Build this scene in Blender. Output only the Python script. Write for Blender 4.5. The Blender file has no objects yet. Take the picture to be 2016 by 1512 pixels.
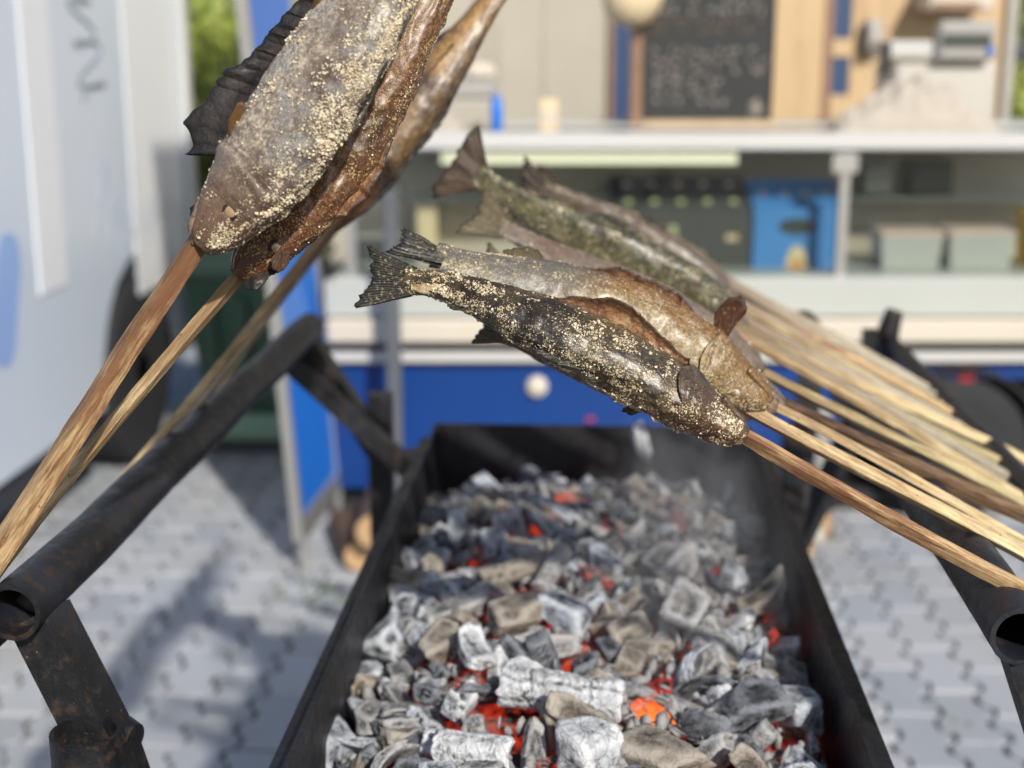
import bpy, math, random
import numpy as np
from mathutils import Vector, Matrix, Euler, noise as mnoise

random.seed(7)
rng = np.random.default_rng(11)
scene = bpy.context.scene
COL = scene.collection
PI = math.pi

# ------------------------------------------------------------------ camera
F_PX = 2780.0            # focal length in pixels of the 2016 px wide photograph
PITCH = math.radians(13.57)
YAW = math.radians(3.62)
CAM_H = 1.45
cam_data = bpy.data.cameras.new('camera')
cam = bpy.data.objects.new('camera', cam_data)
COL.objects.link(cam)
cam.location = (0, 0, CAM_H)
cam.rotation_euler = (PI / 2 - PITCH, 0, YAW)
cam_data.sensor_width = 36.0
cam_data.lens = 36.0 * F_PX / 2016.0
cam_data.clip_start = 0.05
cam_data.clip_end = 600
cam_data.dof.use_dof = True
cam_data.dof.focus_distance = 1.11
cam_data.dof.aperture_fstop = 3.7
cam_data.dof.aperture_blades = 0
scene.camera = cam

# ------------------------------------------------------------------ world and sun
SUN_DIR = Vector((0.36, -0.76, 0.58)).normalized()      # towards the sun
world = bpy.data.worlds.new('World')
scene.world = world
world.use_nodes = True
wn = world.node_tree
bg = wn.nodes['Background']
sky = wn.nodes.new('ShaderNodeTexSky')
sky.sky_type = 'NISHITA'
sky.sun_disc = False
sky.sun_elevation = math.asin(SUN_DIR.z)
sky.sun_rotation = math.atan2(SUN_DIR.x, SUN_DIR.y)
sky.air_density = 1.0
sky.dust_density = 1.5
wn.links.new(sky.outputs[0], bg.inputs[0])
bg.inputs[1].default_value = 0.088
sun_data = bpy.data.lights.new('sun', 'SUN')
sun_data.energy = 3.9
sun_data.angle = math.radians(1.5)
sun_data.color = (1.0, 0.92, 0.80)
sun = bpy.data.objects.new('sun', sun_data)
COL.objects.link(sun)
sun.rotation_euler = SUN_DIR.to_track_quat('Z', 'Y').to_euler()
sun.location = (3, -3, 5)

scene.view_settings.view_transform = 'Standard'
scene.view_settings.look = 'None'
scene.view_settings.gamma = 1.0
scene.view_settings.use_curve_mapping = False
scene.view_settings.exposure = 0.40
scene.render.engine = 'CYCLES'
scene.cycles.use_denoising = True
scene.cycles.max_bounces = 6
scene.cycles.transparent_max_bounces = 8
scene.cycles.caustics_reflective = False
scene.cycles.caustics_refractive = False

# ------------------------------------------------------------------ projection helpers (layout from the photograph)
_fw = Vector((-math.sin(YAW) * math.cos(PITCH), math.cos(YAW) * math.cos(PITCH), -math.sin(PITCH)))
_rt = Vector((math.cos(YAW), math.sin(YAW), 0))
_up = _rt.cross(_fw)
CAM = Vector((0, 0, CAM_H))


def ray(px, py):
    return _fw + _rt * ((px - 1008) / F_PX) + _up * ((756 - py) / F_PX)


def P(px, py, Z):
    return CAM + ray(px, py) * Z


def onz(px, py, z):
    r = ray(px, py)
    return CAM + r * ((z - CAM_H) / r.z)


def onx(px, py, x):
    r = ray(px, py)
    return CAM + r * (x / r.x)


def pix(v):
    d = Vector(v) - CAM
    Z = d.dot(_fw)
    return 1008 + F_PX * d.dot(_rt) / Z, 756 - F_PX * d.dot(_up) / Z, Z


# ------------------------------------------------------------------ object helpers
ROOTM = {}


def setprops(o, label=None, cat=None, group=None, kind=None):
    if label: o['label'] = label
    if cat: o['category'] = cat
    if group: o['group'] = group
    if kind: o['kind'] = kind
    return o


def empty(name, loc, label=None, cat=None, group=None, rot=None):
    o = bpy.data.objects.new(name, None)
    o.empty_display_size = 0.05
    COL.objects.link(o)
    o.location = loc
    m = Matrix.Translation(Vector(loc))
    if rot is not None:
        o.rotation_euler = rot
        m = m @ Euler(rot).to_matrix().to_4x4()
    ROOTM[o.name] = m
    return setprops(o, label, cat, group)


def mesh_from(name, verts, faces, smooth=False):
    me = bpy.data.meshes.new(name)
    me.from_pydata([tuple(v) for v in verts], [], [tuple(f) for f in faces])
    me.update()
    if smooth:
        me.polygons.foreach_set('use_smooth', [True] * len(me.polygons))
    return me


def link(name, me, mat=None, parent=None, origin=None):
    """link mesh data as an object.  Verts are in world space; parent keeps them there."""
    o = bpy.data.objects.new(name, me)
    COL.objects.link(o)
    if mat is not None and not me.materials:
        me.materials.append(mat)
    if origin is not None:
        me.transform(Matrix.Translation(-Vector(origin)))
        o.location = origin
    m = Matrix.Translation(Vector(origin)) if origin is not None else Matrix.Identity(4)
    if parent is not None:
        o.parent = parent
        o.matrix_parent_inverse = ROOTM[parent.name].inverted()
        ROOTM[o.name] = m
    else:
        ROOTM[o.name] = m
    return o


class MB:
    def __init__(self, xf=None):
        self.v, self.f, self.xf = [], [], xf

    def add(self, vs, fs):
        n = len(self.v)
        if self.xf is not None:
            vs = [self.xf @ Vector(a) for a in vs]
        self.v += [Vector(a) for a in vs]
        self.f += [[i + n for i in f] for f in fs]

    def box(self, lo, hi, rot=None, bevel=0.0):
        x0, y0, z0 = lo
        x1, y1, z1 = hi
        if bevel > 0:
            b = bevel
            vs, fs = [], []
            # chamfered box from 24 verts
            idx = {}
            for sx in (0, 1):
                for sy in (0, 1):
                    for sz in (0, 1):
                        X = (x0, x1)[sx]; Y = (y0, y1)[sy]; Z = (z0, z1)[sz]
                        dx = b if sx == 0 else -b
                        dy = b if sy == 0 else -b
                        dz = b if sz == 0 else -b
                        idx[(sx, sy, sz, 0)] = len(vs); vs.append((X, Y + dy, Z + dz))
                        idx[(sx, sy, sz, 1)] = len(vs); vs.append((X + dx, Y, Z + dz))
                        idx[(sx, sy, sz, 2)] = len(vs); vs.append((X + dx, Y + dy, Z))
            q = lambda *k: [idx[a] for a in k]
            for s in (0, 1):
                fs.append(q((s, 0, 0, 0), (s, 1, 0, 0), (s, 1, 1, 0), (s, 0, 1, 0)))
                fs.append(q((0, s, 0, 1), (1, s, 0, 1), (1, s, 1, 1), (0, s, 1, 1)))
                fs.append(q((0, 0, s, 2), (1, 0, s, 2), (1, 1, s, 2), (0, 1, s, 2)))
            for a in (0, 1):
                for c in (0, 1):
                    fs.append(q((a, c, 0, 0), (a, c, 1, 0), (a, c, 1, 1), (a, c, 0, 1)))
                    fs.append(q((a, 0, c, 0), (a, 1, c, 0), (a, 1, c, 2), (a, 0, c, 2)))
                    fs.append(q((0, a, c, 1), (1, a, c, 1), (1, a, c, 2), (0, a, c, 2)))
                    for e in (0, 1):
                        fs.append(q((a, c, e, 0), (a, c, e, 1), (a, c, e, 2)))
        else:
            vs = [(x, y, z) for x in (x0, x1) for y in (y0, y1) for z in (z0, z1)]
            fs = [(0, 1, 3, 2), (4, 6, 7, 5), (0, 4, 5, 1), (2, 3, 7, 6), (0, 2, 6, 4), (1, 5, 7, 3)]
        if rot is not None:
            c = Vector(((x0 + x1) / 2, (y0 + y1) / 2, (z0 + z1) / 2))
            R = rot.to_matrix() if isinstance(rot, Euler) else rot
            vs = [c + R @ (Vector(a) - c) for a in vs]
        self.add(vs, fs)
        return self

    def bar(self, a, b, w, h=None, upv=(0, 0, 1)):
        """rectangular bar from a to b"""
        a, b = Vector(a), Vector(b)
        h = w if h is None else h
        t = (b - a).normalized()
        s = t.cross(Vector(upv)).normalized()
        u = s.cross(t)
        vs = []
        for pnt in (a, b):
            for du, ds in ((-1, -1), (-1, 1), (1, 1), (1, -1)):
                vs.append(pnt + u * du * h / 2 + s * ds * w / 2)
        self.add(vs, [(0, 1, 2, 3), (7, 6, 5, 4), (0, 4, 5, 1), (1, 5, 6, 2), (2, 6, 7, 3), (3, 7, 4, 0)])
        return self

    def tube(self, pts, r, seg=16, cap=True, inner=None, rfun=None):
        pts = [Vector(q) for q in pts]
        n = len(pts)
        vs, fs = [], []
        prev = None

        def ring(i, rad):
            nonlocal prev
            t = (pts[min(i + 1, n - 1)] - pts[max(i - 1, 0)]).normalized()
            ref = prev if prev is not None else (Vector((0, 0, 1)) if abs(t.z) < .9 else Vector((1, 0, 0)))
            s = t.cross(ref).normalized()
            u = s.cross(t).normalized()
            prev = u
            k = len(vs)
            for j in range(seg):
                a = 2 * PI * j / seg
                rr = rad * (rfun(i, a) if rfun else 1)
                vs.append(pts[i] + (s * math.cos(a) + u * math.sin(a)) * rr)
            return k
        outer = [ring(i, r[i] if isinstance(r, (list, tuple)) else r) for i in range(n)]
        for i in range(n - 1):
            for j in range(seg):
                k = (j + 1) % seg
                fs.append((outer[i] + j, outer[i] + k, outer[i + 1] + k, outer[i + 1] + j))
        if inner:
            prev = None
            inn = [ring(i, inner) for i in range(n)]
            for i in range(n - 1):
                for j in range(seg):
                    k = (j + 1) % seg
                    fs.append((inn[i] + k, inn[i] + j, inn[i + 1] + j, inn[i + 1] + k))
            for j in range(seg):
                k = (j + 1) % seg
                fs.append((outer[0] + k, outer[0] + j, inn[0] + j, inn[0] + k))
                fs.append((outer[-1] + j, outer[-1] + k, inn[-1] + k, inn[-1] + j))
        elif cap:
            fs.append(list(range(outer[0], outer[0] + seg))[::-1])
            fs.append(list(range(outer[-1], outer[-1] + seg)))
        self.add(vs, fs)
        return self

    def lathe(self, prof, centre, seg=20, axis=(0, 0, 1)):
        ax = Vector(axis).normalized()
        s = ax.cross(Vector((1, 0, 0)) if abs(ax.x) < .9 else Vector((0, 1, 0))).normalized()
        u = ax.cross(s)
        c = Vector(centre)
        vs, fs = [], []
        for r, z in prof:
            for j in range(seg):
                a = 2 * PI * j / seg
                vs.append(c + ax * z + (s * math.cos(a) + u * math.sin(a)) * r)
        m = len(prof)
        for i in range(m - 1):
            for j in range(seg):
                k = (j + 1) % seg
                fs.append((i * seg + j, i * seg + k, (i + 1) * seg + k, (i + 1) * seg + j))
        fs.append(list(range(seg))[::-1])
        fs.append(list(range((m - 1) * seg, m * seg)))
        self.add(vs, fs)
        return self

    def build(self, name, mat, parent=None, smooth=False, origin=None):
        me = mesh_from(name, self.v, self.f, smooth)
        return link(name, me, mat, parent, origin)


def auto_smooth(o, ang=40):
    me = o.data
    me.polygons.foreach_set('use_smooth', [True] * len(me.polygons))
    me.set_sharp_from_angle(angle=math.radians(ang))
    return o


# ------------------------------------------------------------------ material helpers
class NT:
    def __init__(self, name):
        self.m = bpy.data.materials.new(name)
        self.m.use_nodes = True
        self.t = self.m.node_tree
        self.b = self.t.nodes['Principled BSDF']
        self.out = self.t.nodes['Material Output']
        self.co = None

    def n(self, typ, **kw):
        nd = self.t.nodes.new(typ)
        for k, v in kw.items():
            setattr(nd, k, v)
        return nd

    def l(self, a, b):
        self.t.links.new(a, b)

    def val(self, s, v):
        if hasattr(v, 'node') or isinstance(v, bpy.types.NodeSocket):
            self.l(v, s)
        else:
            s.default_value = v

    def coord(self, kind='Object'):
        if self.co is None:
            self.co = self.n('ShaderNodeTexCoord')
        return self.co.outputs[kind]

    def mapping(self, scale=(1, 1, 1), vec=None, loc=(0, 0, 0)):
        mp = self.n('ShaderNodeMapping')
        self.l(vec or self.coord(), mp.inputs[0])
        mp.inputs['Scale'].default_value = scale
        mp.inputs['Location'].default_value = loc
        return mp.outputs[0]

    def noise(self, scale, detail=4, rough=.55, vec=None, dist=0.0):
        nd = self.n('ShaderNodeTexNoise')
        self.l(vec or self.coord(), nd.inputs['Vector'])
        nd.inputs['Scale'].default_value = scale
        nd.inputs['Detail'].default_value = detail
        nd.inputs['Roughness'].default_value = rough
        nd.inputs['Distortion'].default_value = dist
        return nd.outputs['Fac']

    def voro(self, scale, feature='F1', vec=None, out='Distance'):
        nd = self.n('ShaderNodeTexVoronoi', feature=feature)
        self.l(vec or self.coord(), nd.inputs['Vector'])
        nd.inputs['Scale'].default_value = scale
        return nd.outputs[out]

    def ramp(self, fac, stops, interp='LINEAR'):
        r = self.n('ShaderNodeValToRGB')
        cr = r.color_ramp
        cr.interpolation = interp
        while len(cr.elements) < len(stops):
            cr.elements.new(.5)
        for e, (p, c) in zip(cr.elements, stops):
            e.position = p
            if not isinstance(c, (tuple, list)):
                c = (c, c, c)
            e.color = (*c[:3], 1)
        self.l(fac, r.inputs[0])
        return r.outputs[0]

    def mix(self, fac, a, b, blend='MIX'):
        nd = self.n('ShaderNodeMix', data_type='RGBA', blend_type=blend)
        self.val(nd.inputs[0], fac)
        for s, v in ((nd.inputs[6], a), (nd.inputs[7], b)):
            if isinstance(v, (tuple, list)):
                s.default_value = (*v[:3], 1)
            else:
                self.l(v, s)
        return nd.outputs[2]

    def math(self, op, a, b=None, clamp=False):
        nd = self.n('ShaderNodeMath', operation=op)
        nd.use_clamp = clamp
        self.val(nd.inputs[0], a)
        if b is not None:
            self.val(nd.inputs[1], b)
        return nd.outputs[0]

    def attr(self, name):
        nd = self.n('ShaderNodeAttribute')
        nd.attribute_name = name
        return nd.outputs['Fac']

    def bump(self, h, strength=.5, dist=.002, prev=None):
        nd = self.n('ShaderNodeBump')
        nd.inputs['Strength'].default_value = strength
        nd.inputs['Distance'].default_value = dist
        self.l(h, nd.inputs['Height'])
        if prev is not None:
            self.l(prev, nd.inputs['Normal'])
        self.l(nd.outputs[0], self.b.inputs['Normal'])
        return nd.outputs[0]

    def set(self, **kw):
        names = dict(col='Base Color', rough='Roughness', metal='Metallic', spec='Specular IOR Level', coat='Coat Weight',
                     coatr='Coat Roughness', trans='Transmission Weight', ior='IOR', ecol='Emission Color', estr='Emission Strength',
                     alpha='Alpha', sss='Subsurface Weight')
        for k, v in kw.items():
            s = self.b.inputs[names[k]]
            if isinstance(v, bpy.types.NodeSocket):
                self.l(v, s)
            elif isinstance(v, (tuple, list)):
                s.default_value = (*v[:3], 1)
            else:
                s.default_value = v
        return self


def simple_mat(name, col, rough=.6, var=.12, scale=20, bump=.0, metal=0.0, spec=.5, coat=0.0, bscale=None):
    t = NT(name)
    n = t.noise(scale, 4)
    c = t.mix(n, tuple(max(0, x * (1 - var)) for x in col), tuple(min(1, x * (1 + var)) for x in col))
    t.set(col=c, rough=rough, metal=metal, spec=spec, coat=coat)
    if bump > 0:
        t.bump(t.noise(bscale or scale * 4, 5), .6, bump)
    return t.m


M = {}


def sooty(name, base=(.008, .008, .010), rust=(.040, .025, .017), blue=(.016, .019, .028)):
    t = NT(name)
    n1 = t.noise(9, 5)
    n2 = t.noise(60, 6, .65)
    n3 = t.noise(320, 3, .6)
    c = t.mix(t.ramp(n1, [(.4, 0), (.62, 1)]), base, blue)
    c = t.mix(t.ramp(n2, [(.52, 0), (.68, 1)]), c, rust)
    fl = t.math('MULTIPLY', t.ramp(n3, [(.71, 0), (.76, 1)]), t.ramp(t.noise(25, 3), [(.45, 0), (.6, 1)]))
    c = t.mix(fl, c, (.33, .30, .26))
    t.set(col=c, rough=t.ramp(n2, [(.3, .34), (.7, .62)]), metal=.0, spec=.42)
    b = t.bump(n2, .6, .0022)
    t.bump(t.noise(200, 5, .7), .45, .0008, b)
    return t.m


M['soot'] = sooty('sooty steel')
M['soot_sheet'] = sooty('sooty sheet steel', (.006, .006, .008), (.018, .013, .011), (.014, .016, .024))


def wood_stick_mat(name, pale, mid, scorch, scorch_amt=.5, seed=0.0):
    t = NT(name)
    v = t.mapping((7, 120, 120), loc=(seed, seed * 2, 0))
    g = t.noise(1.0, 7, .68, v, .6)
    v2 = t.mapping((30, 420, 420), loc=(seed, 0, 0))
    g2 = t.noise(1.0, 4, .6, v2)
    c = t.ramp(g, [(.3, mid), (.46, pale), (.62, tuple(x * .92 for x in pale)), (.8, mid)])
    c = t.mix(t.ramp(g2, [(.42, .0), (.68, .75)]), c, tuple(x * .45 for x in mid))
    s = t.attr('s')                       # 0 at the fish, 1 at the far end
    pn = t.noise(1.0, 6, .7, t.mapping((17, 130, 130), loc=(0, seed, seed)))
    near = t.math('SUBTRACT', 1.0, t.math('MULTIPLY', s, 1.55), True)
    sc = t.math('MULTIPLY', t.ramp(t.math('ADD', pn, t.math('MULTIPLY', near, .20)), [(.54, 0), (.66, 1)]), scorch_amt)
    c = t.mix(sc, c, scorch)
    tone = t.math('MULTIPLY', near, .45)
    c = t.mix(tone, c, tuple(x * .75 for x in scorch))
    spots = t.ramp(t.noise(260, 3, .5), [(.70, 0), (.74, 1)])
    c = t.mix(t.math('MULTIPLY', spots, .8), c, (.035, .018, .012))
    t.set(col=c, rough=.62, spec=.35)
    b = t.bump(g, .8, .0022)
    t.bump(g2, .8, .0010, b)
    return t.m


STICKM = [wood_stick_mat('split wood tan', (.60, .43, .235), (.40, .25, .12), (.16, .062, .03), .8, 0.0),
          wood_stick_mat('split wood pale', (.70, .57, .34), (.48, .34, .16), (.20, .10, .045), .6, 3.1),
          wood_stick_mat('split wood grey', (.46, .42, .33), (.33, .28, .19), (.16, .10, .06), .5, 7.7),
          wood_stick_mat('split wood shadowed', (.25, .16, .09), (.13, .08, .05), (.05, .025, .015), .9, 5.2),  # shadow lying on one stick, put into its wood colour
          wood_stick_mat('split wood olive', (.50, .43, .24), (.36, .29, .14), (.16, .09, .04), .6, 9.4)]

# ================================================================== SETTING: ground and paving
t = NT('joint sand')
n = t.noise(30, 5)
c = t.mix(n, (.035, .035, .034), (.085, .082, .07))
c = t.mix(t.ramp(t.noise(3.1, 4), [(.55, 0), (.68, 1)]), c, (.035, .06, .022))
t.set(col=c, rough=.95)
t.bump(t.noise(200, 4), .6, .004)
M['sand'] = t.m

t = NT('concrete paver')
oi = t.n('ShaderNodeObjectInfo')
geo = t.n('ShaderNodeNewGeometry')
gp = t.coord('Object')
tint = t.ramp(oi.outputs['Random'], [(0, (.27, .305, .365)), (.5, (.325, .36, .42)), (1, (.38, .405, .45))])
st = t.noise(2.3, 5, .6, geo.outputs['Position'])
c = t.mix(t.ramp(st, [(.42, 0), (.75, .45)]), tint, (.24, .235, .22))
c = t.mix(t.ramp(t.noise(420, 3, .6, geo.outputs['Position']), [(.35, 0), (.75, .35)]), c, (.40, .40, .40))
t.set(col=c, rough=.75, spec=.4)
t.bump(t.noise(260, 5, .7, geo.outputs['Position']), .5, .002)
M['paver'] = t.m

t = NT('asphalt')
c = t.mix(t.noise(80, 5), (.04, .04, .042), (.075, .073, .07))
t.set(col=c, rough=.9)
M['asphalt'] = t.m

mb = MB()
mb.add([(-300, -60, -.03), (300, -60, -.03), (300, 500, -.03), (-300, 500, -.03)], [(0, 1, 2, 3)])
setprops(mb.build('ground', M['asphalt']), kind='structure')
mb = MB()
mb.add([(-5, .3, -.010), (5, .3, -.010), (5, 9.5, -.010), (-5, 9.5, -.010)], [(0, 1, 2, 3)])
pavement = setprops(mb.build('pavement', M['sand']), kind='structure')

PW, PL = .1175, .245      # paver pitch
AMP = .0125


def wav(y):               # joint line of the interlocking stone: a rounded zigzag
    q = (2 * y / PL) % 1.0
    return AMP * max(-1, min(1, 1.9 * math.sin(2 * PI * q)))


def paver_mesh():
    ns = 20
    gap = .0056
    y0, y1 = -PL / 2 + gap, PL / 2 - gap
    out = []
    for i in range(ns + 1):
        y = y0 + (y1 - y0) * i / ns
        out.append((-PW / 2 + gap + wav(y), y))
    for i in range(ns + 1):
        y = y1 - (y1 - y0) * i / ns
        out.append((PW / 2 - gap + wav(y), y))
    vs, fs = [], []
    k = len(out)
    for z, s in ((-.03, 1.0), (-.0045, 1.0), (-.0008, .975), (0, .95)):
        for x, y in out:
            vs.append((x * s if True else x, y * (1 - (1 - s) * .7), z))
    for a in range(3):
        for j in range(k):
            fs.append((a * k + j, a * k + (j + 1) % k, (a + 1) * k + (j + 1) % k, (a + 1) * k + j))
    # top as quads between the two long sides
    for i in range(ns):
        a = 3 * k + i
        b = 3 * k + (2 * ns + 1 - i)
        fs.append((a, b, b - 1, a + 1))
    return mesh_from('paver', vs, fs)


pmesh = paver_mesh()
pmesh.materials.append(M['paver'])
pav = []
for i in range(-40, 41):
    for j in range(0, 36):
        x = i * PW
        y = .6 + j * PL + (PL / 2 if i % 2 else 0)
        if not (-4.6 < x < 4.6 and .9 < y < 9.2):
            continue
        px, py, Z = pix((x, y, 0))
        vis = (-90 < px < 2110 and 860 < py < 1600 and (px < 800 or px > 1560))
        pav.append((0 if vis else 1, Z, x, y))
pav.sort()
PR = Matrix.Rotation(math.radians(4), 4, 'Z')
far_v, far_f = [], []
cnt = 0
base_v = [v.co.copy() for v in pmesh.vertices]
base_f = [list(p.vertices) for p in pmesh.polygons]
for vis, Z, x, y in pav:
    mtx = Matrix.Translation((x, y, random.uniform(-.0035, .0025))) @ Matrix.Rotation(random.gauss(0, .008), 4, 'X') @ \
        Matrix.Rotation(random.gauss(0, .008), 4, 'Y') @ Matrix.Rotation(random.gauss(0, .012), 4, 'Z')
    if vis == 0 and cnt < 300:
        o = bpy.data.objects.new('paver', pmesh)
        COL.objects.link(o)
        o.parent = pavement
        o.matrix_local = mtx
        cnt += 1
    else:
        n0 = len(far_v)
        far_v += [mtx @ v for v in base_v]
        far_f += [[a + n0 for a in f] for f in base_f]
o = link('paver_field', mesh_from('paver_field', far_v, far_f), M['paver'], pavement)
setprops(o, kind='stuff')

# weeds in the joints
t = NT('weed leaf')
t.set(col=t.mix(t.noise(60), (.045, .085, .02), (.10, .15, .035)), rough=.6)
M['weed'] = t.m
mb = MB()
for (px, py, nn, sp) in ((580, 1165, 30, .035), (672, 1165, 40, .05), (660, 1190, 26, .05), (560, 1250, 16, .05), (1690, 1130, 30, .1), (1850, 1400, 14, .05)):
    c0 = onz(px, py, 0)
    for k in range(nn):
        b = c0 + Vector((random.gauss(0, sp), random.gauss(0, sp * 1.6), -.006))
        a = random.uniform(0, 2 * PI)
        d = Vector((math.cos(a), math.sin(a), random.uniform(.5, 1.3))).normalized() * random.uniform(.012, .03)
        s = Vector((-math.sin(a), math.cos(a), 0)) * .004
        mb.add([b - s * .5, b + s * .5, b + d * .6 + s, b + d, b + d * .6 - s], [(0, 1, 2, 3, 4)])
setprops(mb.build('weeds', M['weed']), 'small green weeds growing in the paving joints', 'weeds', kind='stuff')

# ================================================================== GRILL
TX0, TX1, TY0, TY1, RIM, TBOT = -.258, .238, .80, 2.15, .865, .655
grill = empty('charcoal_grill', (-.01, 1.5, 0), 'black sooty steel trough grill on legs with pipe rails along both sides', 'grill')
th = .005


def sheet(name, a, b, top, bot, inward, wob=.0016):
    """an upright wall sheet, slightly buckled by heat, with a folded rim"""
    a, b = Vector((*a, 0)), Vector((*b, 0))
    n = 24
    vs, fs = [], []
    nv = Vector(inward)
    m = 5
    for side in (0, 1):
        for i in range(n + 1):
            q = a.lerp(b, i / n)
            for k in range(m + 1):
                z = bot + (top - bot) * k / m
                w = wob * 2.2 * mnoise.noise(Vector((q.x * 3.1, q.y * 3.1, z * 6 + 4.3))) * math.sin(PI * i / n)
                vs.append(q + nv * (w + (th if side else 0)) + Vector((0, 0, z)))
    W = m + 1
    off = (n + 1) * W
    for i in range(n):
        for k in range(m):
            p0 = i * W + k
            fs.append((p0, p0 + W, p0 + W + 1, p0 + 1))
            fs.append((off + p0 + 1, off + p0 + W + 1, off + p0 + W, off + p0))
        fs.append((i * W + m, (i + 1) * W + m, off + (i + 1) * W + m, off + i * W + m))
        fs.append((off + i * W, off + (i + 1) * W, (i + 1) * W, i * W))
    for i in (0, n):
        for k in range(m):
            p0 = i * W + k
            fs.append((p0, p0 + 1, off + p0 + 1, off + p0))
    mb = MB()
    mb.add(vs, fs)
    return auto_smooth(mb.build(name, M['soot_sheet'], grill), 35)


sheet('side_wall', (TX0, TY0), (TX0, TY1), RIM, TBOT, (1, 0, 0))
sheet('side_wall', (TX1, TY0), (TX1, TY1), RIM, TBOT, (-1, 0, 0))
sheet('end_wall', (TX0 + .0055, TY1), (TX1 - .0055, TY1), RIM + .0, TBOT, (0, -1, 0))
sheet('end_wall', (TX0 + .0055, TY0), (TX1 - .0055, TY0), RIM + .0, TBOT, (0, 1, 0))
MB().box((TX0 + .006, TY0 + .006, TBOT), (TX1 - .006, TY1 - .006, TBOT + .006)).build('trough_floor', M['soot_sheet'], grill)
# angle-iron lip under the rim, outside
for x, s in ((TX0, -1), (TX1, 1)):
    MB().box((min(x, x + s * .022), TY0, RIM - .030), (max(x + s * .001, x + s * .022), TY1, RIM - .024)).build('rim_angle', M['soot_sheet'], grill)
# legs
for x in (TX0 - .022, TX1 + .022):
    for y in (TY0 + .06, TY1 - .05):
        MB().box((x - .020, y - .020, 0), (x + .020, y + .020, RIM - .032), bevel=.003).build('leg', M['soot'], grill)
for y in (TY0 + .06, TY1 - .05):
    MB().box((TX0 - .001, y - .015, .30), (TX1 + .001, y + .015, .33)).build('cross_brace', M['soot'], grill)

# rail pipes
R_OD = .0242
PZ = 1.0
PLX, PRX = -.472, .333


def pipe_r(seed):
    def rf(i, a):
        return 1 + .018 * mnoise.noise(Vector((math.cos(a) * 1.5, math.sin(a) * 1.5 + seed, i * .45))) + \
            .012 * mnoise.noise(Vector((math.cos(a) * 4, math.sin(a) * 4 + seed, i * 1.7)))
    return rf


def rail(x, y0, y1, seed):
    pts = [(x, y0 + (y1 - y0) * i / 70, PZ + .0015 * math.sin(i * .3 + seed)) for i in range(71)]
    mb = MB().tube(pts, R_OD, 28, inner=R_OD - .0042, rfun=pipe_r(seed))
    return auto_smooth(mb.build('rail_pipe', M['soot'], grill), 50)


rail(PLX, 1.040, 2.235, 1.3)
rail(PRX, 1.050, 2.30, 5.1)


def sqbar(a, b, w, name='bracket', h=None, upv=(0, 0, 1)):
    return MB().bar(a, b, w, h, upv).build(name, M['soot'], grill)


# near left bracket: flat tube from the pipe down to the socket beside the trough
sA = Vector((PLX + .004, 1.085, PZ - .018))
sB = P(212, 1470, 1.19)
sqbar(sA, sB, .036, 'bracket', .046, (0, 1, 0))
sC = P(300, 1720, 1.20)
sqbar(sB + (sB - sA).normalized() * .001, sC, .0365, 'bracket', .0465, (0, 1, 0))
so = P(168, 1440, 1.15)
pts = [so + Vector((0, 0, -z)) for z in (0, .02, .05, .09, .14)]
auto_smooth(MB().tube(pts, .0285, 32, inner=.0245, rfun=pipe_r(9.4)).build('socket', M['soot'], grill), 50)
kb = P(243, 1445, 1.205)
auto_smooth(MB().tube([kb + Vector((-.02, .01, -.004)), kb + Vector((.0, .0, 0)), kb + Vector((.012, -.004, -.001))], [.016, .016, .012], 18).build('clamp_knob', M['soot'], grill), 40)
# near right bracket
sqbar((PRX + .010, 1.072, PZ - .02), (PRX + .115, 1.08, .70), .036, 'bracket', .046, (0, 1, 0))
sqbar((PRX + .10, 1.08, .72), (TX1 + .024, .92, .72), .03, 'bracket')
sqbar((PLX + .17, 1.12, .72), (TX0 - .024, .92, .72), .03, 'bracket')
# far end brackets and posts
sqbar((PLX + .004, 2.20, PZ - .02), (-.355, 2.20, .80), .034, 'bracket', .042, (0, 1, 0))
sqbar((PLX - .02, 2.15, PZ - .035), (TX0 - .006, 2.10, .775), .028, 'bracket', .030, (0, 1, 0))
MB().box((-.372, 2.182, .0), (-.334, 2.218, .90), bevel=.003).build('post', M['soot'], grill)
sqbar((PRX + .01, 2.24, PZ - .02), (PRX - .02, 2.20, .60), .034, 'bracket', .042, (0, 1, 0))
MB().box((PRX - .04, 2.16, 0), (PRX - .005, 2.20, .86), bevel=.003).build('post', M['soot'], grill)
# outer holding bar on the right, stick ends rest against it
OBX, OBZ = .505, .945
MB().tube([(OBX, 1.15 + i * .1, OBZ) for i in range(14)], .0135, 14, rfun=pipe_r(3.0)).build('holding_bar', M['soot'], grill)
kn = Vector((OBX, 2.46, OBZ))
MB().tube([kn + Vector((-.004, 0, -.03)), kn + Vector((0, 0, .02)), kn + Vector((.008, 0, .052))], [.019, .019, .015], 16).build('bar_end', M['soot'], grill)
MB().box((OBX - .045, 2.44, OBZ - .03), (OBX - .02, 2.47, OBZ + .018)).build('bar_end', M['soot'], grill)
sqbar((OBX, 2.43, OBZ - .01), (PRX - .02, 2.20, .62), .03, 'bracket')
sqbar((OBX, 1.20, OBZ - .01), (PRX + .0, 1.10, .74), .03, 'bracket')
# outer holding bar on the left, out of the picture
OLX, OLZ = -.615, .862
MB().tube([(OLX, 1.0 + i * .1, OLZ) for i in range(14)], .0135, 14, rfun=pipe_r(3.6)).build('holding_bar', M['soot'], grill)
sqbar((OLX, 2.19, OLZ), (PLX, 2.19, PZ - .005), .02, 'bracket')
sqbar((OLX, 1.10, OLZ), (PLX, 1.10, PZ - .005), .02, 'bracket')

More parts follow.
